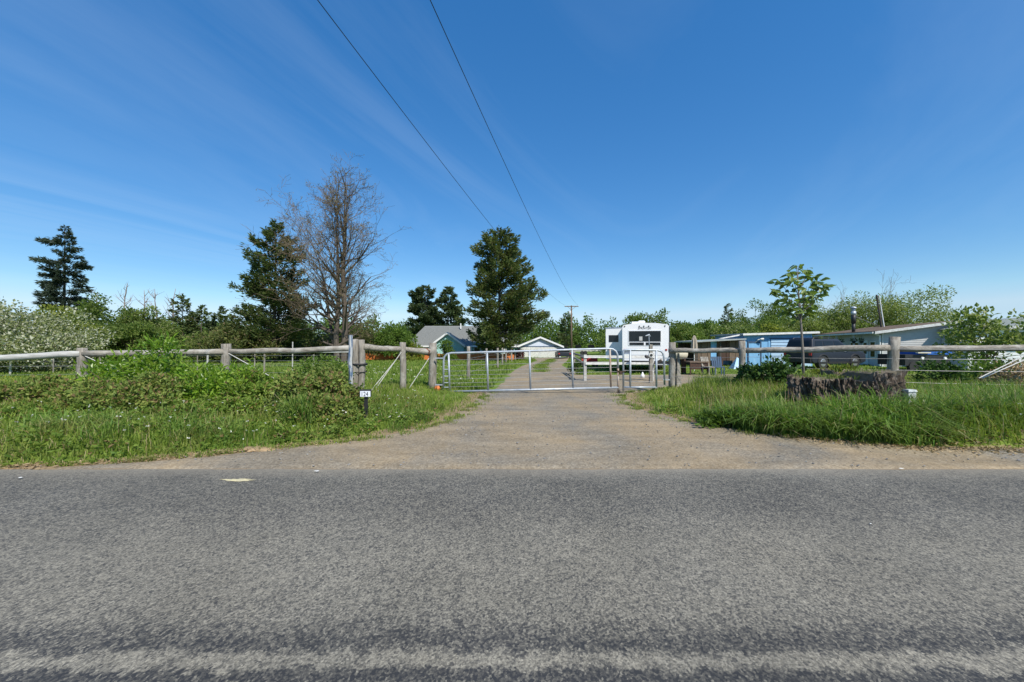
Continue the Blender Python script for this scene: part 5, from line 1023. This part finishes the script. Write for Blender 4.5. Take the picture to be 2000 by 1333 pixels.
# patio umbrella, firepit, chairs, tank
d = 23; bx = X(1356, d); bz = gz(bx, d); um = thing('patio_umbrella', 'closed beige patio umbrella left of the brown lean-to', 'umbrella', (bx, d, bz))
part('pole', Geo().tube([(bx, d, bz), (bx, d, Z(656, d))], .025, 6), MT['offwhite'], um); g = Geo(); a_ = np.linspace(0, 2*np.pi, 16, endpoint=False)
zs = np.array([Z(689, d), Z(675, d), Z(663, d), Z(657, d), Z(655.5, d)]); rs = np.array([.17, .15, .11, .05, .015]); VV = np.array([np.stack([bx+r_*(1+.28*np.cos(a_*8))*np.cos(a_), d+r_*(1+.28*np.cos(a_*8))*np.sin(a_), np.full(16, z_)], -1) for z_, r_ in zip(zs, rs)])
i = np.arange(4)[:, None]*16; j = np.arange(16)[None]; k = (j+1) % 16; g.add(VV.reshape(-1, 3), np.stack([i+j, i+k, i+16+k, i+16+j], -1).reshape(-1, 4)); part('canopy', g, MT['beige'], um)
d = 21; p = at(1332, 700, d); g = Geo(); x0 = X(1316, d); x1 = X(1340, d); zc = Z(692, d); tk_ = thing('steel_tank', 'cream cylinder tank lying behind the right gate post', 'tank', (X(1328, d), d, gz(X(1328, d), d)))
part('shell', Geo().tube([(x0-.06, d, zc), (x0, d, zc), (x0+.1, d, zc), (x1-.1, d, zc), (x1, d, zc), (x1+.06, d, zc)], [.1, .22, .29, .29, .22, .1], 16), MT['cream'], tk_, True)
for x_ in (x0+.12, x1-.15): part('foot', Geo().box(x_-.04, x_+.04, d-.2, d+.2, gz(x_, d)-.05, zc-.2), MT['rustdark'], tk_)
d = 20.5; fx = X(1360, d); fz = gz(fx, d); tb_ = thing('metal_table', 'rusty brown table with clutter between tank and chairs', 'table', (fx, d, fz)); part('top', Geo().box(fx-.5, fx+.5, d-.35, d+.35, fz+.66, fz+.72), MT['brownboard'], tb_)
for s_ in (-1, 1):
    for s2 in (-1, 1): part('leg', Geo().box(fx+s_*.45-.03, fx+s_*.45+.03, d+s2*.3-.03, d+s2*.3+.03, fz-.03, fz+.66), MT['rustdark'], tb_)
part('apron', Geo().box(fx-.46, fx+.46, d-.31, d-.27, fz+.3, fz+.66), MT['rustdark'], tb_)
for k, (px, mm, lb, ry) in enumerate(((1385, 'wood_h', 'pale garden chair beside the rusty table', .3), (1403, 'bluedark', 'dark slatted garden chair right of the pale chair', -.2))):
    d = 20; bx = X(px, d); ch = thing('garden_chair', lb, 'chair', (bx, d, gz(bx, d)), 'chairs in the yard', ry); OFF[ch] = np.zeros(3)
    part('seat', Geo().box(-.24, .24, -.24, .24, .40, .45), MT[mm], ch)
    for s_ in range(5): part('slat', Geo().hexa([(-.24+.1*s_, .22, .45), (-.16+.1*s_, .22, .45), (-.16+.1*s_, .25, .45), (-.24+.1*s_, .25, .45), (-.24+.1*s_, .34, .95), (-.16+.1*s_, .34, .95), (-.16+.1*s_, .37, .95), (-.24+.1*s_, .37, .95)]), MT[mm], ch)
    for a_ in (-.21, .21):
        for b_ in (-.21, .21): part('leg', Geo().box(a_-.025, a_+.025, b_-.025, b_+.025, -.02, .40), MT[mm], ch)
d = 24.5; g = Geo(); p = at(1433, 704, d); p[2] = gz(p[0], d); g.add([p, p+np.array((.9, 0, 0)), p+np.array((.9, .6, 0)), p+np.array((0, .6, 0)), p+np.array((.35, .25, .75)), p+np.array((.75, .3, .55))], [(0, 1, 5, 4), (2, 3, 4, 5)]); g.f.append(np.array([(1, 2, 5), (3, 0, 4)])); solo('folded_tarp', g, MT['bluepanel'], 'pale blue tarp heap at the foot of the brown lean-to', 'tarp', tuple(p))
# ------------------------------------------------------------------ utility pole and overhead wires
d = 75; bx = X(1116, d); bz = gz(bx, d); ztp = Z(597, d); up_ = thing('utility_pole', 'brown utility pole with crossarm beyond the end of the drive', 'utility pole', (bx, d, bz))
part('pole', Geo().tube([(bx, d, bz-.3), (bx, d, ztp)], [.2, .13], 9), MT['pole'], up_, True); ca = part('crossarm', Geo().box(bx-1.35, bx+1.35, d-.2, d-.08, ztp-.28, ztp-.13), MT['pole'], up_)
for s_ in (-1.25, -.6, .6, 1.25): g = Geo(); g.tube([(bx+s_, d-.14, ztp-.13), (bx+s_, d-.14, ztp+.02)], [.05, .035], 6); part('insulator', g, MT['offwhite'], ca)
g = Geo(); g.tube([(bx-.35, d-.25, ztp-2.0), (bx-.35, d-.25, ztp-1.1)], .23, 12); part('transformer', g, MT['greybox'], up_, True); g = Geo()
for s_ in (-1, 1): g.tube([(bx+s_*.8, d-.14, ztp-.25), (bx, d-.14, ztp-.9)], .03, 5)
part('arm_brace', g, MT['pole'], ca)
for k, (pxs, end, lb) in enumerate((((620, 0, 8.0), (bx-1.25, d-.14, ztp+.02), 'left overhead wire crossing the sky to the utility pole'), ((840, 0, 8.2), (bx+1.25, d-.14, ztp+.02), 'right overhead wire crossing the sky to the utility pole'))):
    A0 = at(*pxs); E = np.array(end); t_ = np.linspace(-.35, 1, 60); P = A0+(E-A0)*t_[:, None]
    sag = 1.0; P[:, 2] = A0[2]+(E[2]-A0[2])*t_-sag*4*t_*(1-t_)*np.where(t_ < 0, 1, 1)
    solo('power_line', Geo().tube(P, .010, 5), MT['black'], lb, 'overhead wire', (0, 0, 0), 'overhead wires')

# ------------------------------------------------------------------ shrubs and thickets of the verge
def shrub(name, label, cat, px, d, wpx, top, leaf, n, ll, lw, seed, nclump=26, stems=12, flat=1.0, depth=None, up=.25, group=None, bottom=0.0):
    q = np.random.default_rng(seed); x0 = X(px, d); hw = wpx/2/FPX*d; z0 = gz(x0, d); H = Z(top, d)-z0; dp = depth or hw*.7
    t = thing(name, label, cat, (x0, d, z0), group); C = []; RR = []
    while len(C) < nclump:
        p = np.array((q.uniform(-1, 1), q.uniform(-1, 1), q.uniform(bottom, 1)))
        if p[0]**2+p[1]**2+(p[2]*.95)**2 > 1: continue
        cx_, cy_ = x0+p[0]*hw*.9, d+p[1]*dp; C.append((cx_, cy_, gz(cx_, cy_)+p[2]*H*.86)); r_ = min(hw, H)*q.uniform(.20, .36); RR.append((r_*1.15, r_*1.1, r_*.85))
    C = np.array(C); g = Geo(); clump_leaves(g, C, np.array(RR), n, ll, lw, q, .75, up); st = Geo()
    for k in range(min(stems, len(C))):
        c = C[k]; b = np.array((x0+(c[0]-x0)*.4, d+(c[1]-d)*.4, z0-.03)); m = (b+c)/2+np.array((0, 0, .1)); seg_path(st, [b, m, c, c+(c-m)*.5], [.012, .009, .006, .003], 4)
    part('stems', st, TW, t, kind='stuff'); part('foliage', g, leaf, t); return t
shrub('laurel_shrub', 'tall bright green laurel shrub growing up through the left rail', 'shrub', 285, 9.3, 200, 652, LM['laurel'], 3800, .145, .052, 401, 30, 20, up=.35)
shrub('laurel_shrub', 'thin yellow green laurel sprouts just right of the leftmost post', 'shrub', 185, 9.9, 70, 668, LM['laurel'], 380, .13, .045, 402, 10, 10, up=.35)
shrub('laurel_shrub', 'low spreading bright green laurel under the middle of the left rail', 'shrub', 435, 8.6, 225, 710, LM['laurel'], 4200, .135, .05, 403, 30, 16, depth=.9)
shrub('laurel_shrub', 'soft light green shrub left of the thick strapped post', 'shrub', 622, 10.1, 140, 690, LM['shrub'], 2900, .10, .045, 404, 24, 14)
shrub('bramble_thicket', 'dense browned bramble thicket beside the number sign', 'bramble', 622, 8.15, 190, 718, LM['bramble2'], 11000, .085, .062, 405, 40, 30, depth=.85)
shrub('bramble_thicket', 'low front bramble sprawl left of the number sign', 'bramble', 630, 7.35, 150, 768, LM['bramble2'], 4200, .075, .055, 424, 30, 24, depth=.45)
shrub('bramble_thicket', 'bramble thicket under the left rail beyond the bright laurel', 'bramble', 525, 8.9, 190, 718, LM['bramble'], 6500, .085, .06, 406, 30, 20, depth=.8)
shrub('bramble_thicket', 'low brown green brambles below the tall laurel', 'bramble', 275, 8.2, 290, 730, LM['bramble2'], 10000, .075, .055, 407, 44, 30, depth=.9)
shrub('bramble_thicket', 'low brown brambles at the foot of the leftmost post', 'bramble', 75, 8.8, 300, 736, LM['bramble2'], 9000, .08, .058, 408, 44, 30, depth=.8)
shrub('bramble_thicket', 'green brambles in the middle of the left bank', 'bramble', 420, 7.5, 300, 776, LM['bramble'], 7500, .07, .052, 409, 40, 24, depth=.7)
shrub('bramble_thicket', 'straggling brambles low on the bank at the left edge', 'bramble', 110, 7.2, 320, 790, LM['bramble'], 6000, .07, .052, 410, 40, 24, depth=.7)
shrub('leafy_shrub', 'dark green leafy shrub beside the second post of the right fence', 'shrub', 1505, 10.7, 125, 690, LM['darkshrub'], 1800, .13, .07, 411, 22, 14)
shrub('leafy_shrub', 'dark low bush at the foot of the second right fence post', 'shrub', 1462, 11.0, 80, 712, LM['darkshrub'], 900, .09, .06, 412, 14, 10)
shrub('leafy_plant', 'yellow green plant growing on top of the stump', 'plant', 1648, 8.5, 58, 706, LM['yellowleaf'], 260, .13, .05, 413, 8, 8, bottom=.75)
shrub('leafy_plant', 'pale weedy plant beside the sapling trunk on the stump', 'plant', 1600, 8.7, 60, 712, LM['yellowleaf'], 220, .10, .045, 414, 8, 8, bottom=.75)
shrub('leafy_shrub', 'bushy green shrub in front of the covered trailer', 'shrub', 1835, 10.5, 90, 702, LM['darkshrub'], 1100, .11, .06, 415, 18, 12)
shrub('leafy_shrub', 'wide green bush below the leafy tree at right', 'shrub', 1915, 11.2, 160, 690, LM['shrub'], 2200, .11, .06, 416, 26, 14)
shrub('brush_pile', 'brown dead brush heap at the right edge behind the wires', 'brush pile', 1992, 9.6, 110, 700, MT['litter'], 1500, .12, .035, 417, 24, 24)
shrub('leafy_plant', 'broad leaved dock plant at the verge edge right of the drive', 'plant', 1410, 7.35, 95, 803, LM['shrub'], 420, .13, .06, 418, 14, 6)
shrub('leafy_plant', 'low leafy weed at the verge edge below the bramble thicket', 'plant', 570, 6.3, 110, 852, LM['shrub'], 420, .08, .045, 419, 14, 6, depth=.35)
shrub('garden_shrub', 'round light green shrub against the mint house gable', 'shrub', 868, 44, 48, 663, LM['shrub'], 1800, .22, .12, 420, 22, 8)
shrub('garden_shrub', 'light green shrub at the left end of the mint house', 'shrub', 808, 45, 40, 664, LM['yellowleaf'], 1500, .22, .12, 421, 20, 8)
shrub('garden_shrub', 'dark red leaved shrub right of the pine trunk', 'shrub', 1004, 47, 40, 668, LM['redleaf'], 1300, .2, .1, 422, 18, 8)
shrub('garden_shrub', 'small green bush beside the yard post and fence end', 'shrub', 1128, 21, 34, 700, LM['darkshrub'], 500, .12, .06, 423, 12, 6)
# ------------------------------------------------------------------ grass
def scatter(n, x0, x1, y0, y1, q, dens=None):
    x = q.uniform(x0, x1, n); y = y0+(y1-y0)*q.random(n)**1.25
    ok = (np.abs(x) < 1.42*y+2.8) & ~in_drive(x, y, .02); x, y = x[ok], y[ok]
    return x, y
q = np.random.default_rng(71)
def edge_dist(x, y): return np.maximum(xl(y)-x, x-xr(y))
def clumpy(x, y, s, seed): return .5+.5*noise(x, y, s, seed)
vg = Geo()
for side, (x0, x1, n) in {'l': (-19, -.8, 118000), 'r': (3.0, 20, 118000)}.items():
    x, y = scatter(n, x0, x1, 4.9, 13.2, q); e = edge_dist(x, y); keep = q.random(len(x)) < (.30+.75*clumpy(x, y, 2.6, 3))*(.15+.85*sm(-.1, .28, e+.22*noise(x, y, 4.5, 7))); x, y, e = x[keep], y[keep], e[keep]
    if side == 'l':
        h = .06+.16*sm(.15, 1.2, e)*(.45+.9*clumpy(x, y, 1.3, 5)); h = np.where((x > -4.2) & (y > 7), .08+.20*clumpy(x, y, 1.9, 2)*sm(0, .8, e), h)
    else: h = .06+.32*sm(.1, 1.4, e)*(.5+.8*clumpy(x, y, 1.3, 6)); h = np.where(x < 4.8, np.minimum(h, .10+.22*clumpy(x, y, 2, 1)), h)
    pxs_ = 1000+FPX*x/y; h = np.where((pxs_ > 530) & (pxs_ < 715) & (y > 7.0), .05, h)
    h = np.where((x > -3.4) & (x < 6) & (y > 11), .05+.08*sm(.2, 1.5, e), h)
    h = h*q.uniform(.6, 1.35, len(x)); P = np.stack([x, y, ground(x, y)-.01], -1); vg.blades(P, h, .007+.006*q.random(len(x)), q, .45, .28)
n = 14000; y = 5+8*q.random(n)**1.3; sd_ = q.random(n) < .5; o_ = np.abs(q.normal(0, .20, n)); x = np.where(sd_, xl(y)+o_, xr(y)-o_); ok = (np.abs(x) < 12) & (clumpy(x, y, 4.5, 21) > .5); x, y = x[ok], y[ok]; vg.blades(np.stack([x, y, ground(x, y)+.005], -1), q.uniform(.02, .09, len(x)), .008, q, .7, .5)
struct('verge_grass', vg, LM['grass'], kind='stuff', label='rough grass on both verges')
# long arching tussocks
tg = Geo()
def tuss(px, d, n, h, w_, spread, bend=.75):
    c = np.array((X(px, d), d)); m = n; a = q.normal(0, spread, (m, 2)); x = c[0]+a[:, 0]; y = c[1]+a[:, 1]; ok = ~in_drive(x, y, .0); x, y = x[ok], y[ok]; tg.blades(np.stack([x, y, ground(x, y)-.01], -1), h*q.uniform(.6, 1.2, len(x)), w_*q.uniform(.8, 1.3, len(x)), q, bend, .3)
for k in range(95): px = q.uniform(1430, 1860); d = q.uniform(6.05, 6.95)+max(0, (1560-px)*.006); tuss(px, d, 100, q.uniform(.38, .64), .015, .16, 1.0) if not (abs(px-1776) < 45 and d > 6.5) else None
for k in range(40): px = q.uniform(1800, 2080); d = q.uniform(6.3, 8.0); tuss(px, d, 100, q.uniform(.34, .60), .011, .16) if px > 1830 else None
for k in range(34): px = q.uniform(1270, 1540); d = q.uniform(7.4, 10.2); tuss(px, d, 80, q.uniform(.2, .36), .009, .14)
for k in range(30): px = q.uniform(1460, 1740); d = q.uniform(6.95, 7.45); tuss(px, d, 60, q.uniform(.20, .36), .011, .16)
for k in range(34): px = q.uniform(-220, 560); d = q.uniform(5.7, 7.1); tuss(px, d, 70, q.uniform(.18, .38), .009, .13, .9)
for k in range(16): px = q.uniform(720, 860); d = q.uniform(6.9, 9); tuss(px, d, 60, q.uniform(.15, .28), .008, .12)
for px, d in ((590, 7.0), (602, 7.05), (578, 7.05)): tuss(px, d, 110, .62, .013, .09, .8)
for k in range(26): px = q.uniform(1780, 2080); d = q.uniform(8.2, 9.5); tuss(px, d, 90, q.uniform(.4, .62), .011, .16)
struct('tall_grass', tg, LM['tall'], kind='stuff', label='long arching grass tussocks on the verges')
for k in range(30): px = q.uniform(1480, 1860); d = q.uniform(6.0, 6.7); tuss(px, d, 36, q.uniform(.45, .72), .022, .12, 1.3) if not (abs(px-1776) < 45 and d > 6.4) else None
# seed stalks
sg_ = Geo(); x, y = scatter(900, 4, 14, 6.6, 9.5, q); sg_.blades(np.stack([x, y, ground(x, y)], -1), q.uniform(.35, .6, len(x)), .006, q, .2, .12); struct('seed_stalks', sg_, MT['litter'], kind='stuff', label='dry grass stalks')
# field grass
fgx = Geo(); n = 110000; y = 13+45*q.random(n)**1.7; x = q.uniform(-1, 1, n)*(1.42*y+2.8); ok = ~in_drive(x, y, .1) & ((x < 12) | (y < 30)); x, y = x[ok], y[ok]
strip = (y > 23) & (y < 60) & (np.abs(x-(xl(y)+xr(y))/2) < .5)
hgt = (.10+.14*clumpy(x, y, .6, 4))*np.where(x > 4, .6, 1); P = np.stack([x, y, ground(x, y)-.01], -1); fgx.blades(P, hgt*q.uniform(.6, 1.3, len(x)), .012+.0011*y, q, .4, .3)
y = q.uniform(23, 50, 5000); x = (xl(y)+xr(y))/2+q.normal(0, .28, 5000)-.15; fgx.blades(np.stack([x, y, ground(x, y)], -1), .09*q.uniform(.5, 1.3, 5000), .035, q, .4, .3)
struct('field_grass', fgx, LM['field'], kind='stuff', label='meadow grass beyond the fences')
# low broad weeds among the grass
wg_ = Geo(); n = 620; x, y = scatter(n*2, -13, -1.6, 5.1, 9.5, q); x2, y2 = scatter(n, 3.4, 12, 5.9, 9.5, q); x = np.r_[x, x2]; y = np.r_[y, y2]; k3 = q.random(len(x)) < clumpy(x, y, 1.1, 13)**1.2; x, y = x[k3], y[k3]
k3 = np.repeat(np.arange(len(x)), 22); rad = q.uniform(.03, .16, len(k3)); a_ = q.uniform(0, 6.28, len(k3)); xx = x[k3]+rad*np.cos(a_); yy = y[k3]+rad*np.sin(a_); ok = ~in_drive(xx, yy, .0); xx, yy, a_ = xx[ok], yy[ok], a_[ok]
wg_.leaves(np.stack([xx, yy, ground(xx, yy)+q.uniform(.02, .24, len(xx))*(.6+.4*clumpy(xx, yy, 2, 1))], -1), np.stack([np.cos(a_), np.sin(a_), q.normal(.25, .4, len(a_))], -1), q.uniform(.04, .10, len(a_)), .04, q); struct('verge_weeds', wg_, LM['bramble'], kind='stuff', label='low broad leaved weeds among the verge grass')
# flowers
wf = Geo(); x, y = scatter(900, -13, -2, 5.6, 11, q); x2, y2 = scatter(160, 5, 14, 5.8, 9, q); x = np.r_[x, x2]; y = np.r_[y, y2]; keep = q.random(len(x)) < clumpy(x, y, 1.6, 9)**1.5
x, y = x[keep], y[keep]; y3 = q.uniform(14, 32, 520); x3 = q.uniform(-.45, -.10, 520)*y3; k3 = q.random(520) < clumpy(x3, y3, .7, 3)**2; x = np.r_[x, x3[k3]]; y = np.r_[y, y3[k3]]
P = np.stack([x, y, ground(x, y)+np.where(y < 13, .25, .16)+q.normal(0, .06, len(x))], -1)
for c in range(3): wf.leaves(P, q.normal(0, 1, (len(P), 3))*np.array((1, 1, .3)), np.where(y < 13, .026, .05), np.where(y < 13, .02, .04), q)
struct('white_flowers', wf, LM['flowerwhite'], kind='stuff', label='scattered small white wildflowers')
bf = Geo(); y = q.uniform(12.8, 18, 420); x = q.uniform(-1.42, -1.0, 420)*y; P = np.stack([x, y, ground(x, y)+.14], -1); bf.leaves(P, q.normal(0, 1, (420, 3))*np.array((1, 1, .3)), .05, .045, q); struct('buttercups', bf, LM['floweryellow'], kind='stuff', label='yellow buttercups in the left field')
# leaf litter at the verge edges
lt = Geo(); n = 700; y = 4.9+1.2*q.random(n)**1.5; x = xl(y)-q.normal(.05, .22, n); x = np.where(x < -9, q.uniform(-9, -3, n), x); xx = q.uniform(4.6, 9.5, 2200); yy = np.interp(xx, RE[:4, 1][::-1], RE[:4, 0][::-1])+q.normal(-.02, .16, 2200)
x = np.r_[x, xx]; y = np.r_[y, yy]; P = np.stack([x, y, ground(x, y)+.025], -1); lt.leaves(P, q.normal(0, 1, (len(P), 3))*np.array((1, 1, .12)), q.uniform(.03, .08, len(P)), .022, q); struct('leaf_litter', lt, MT['litter'], kind='stuff', label='dry leaf litter along the verge edge')
print('objects', len(bpy.data.objects), 'tris', sum(sum(len(p.vertices)-2 for p in []) for m in []))
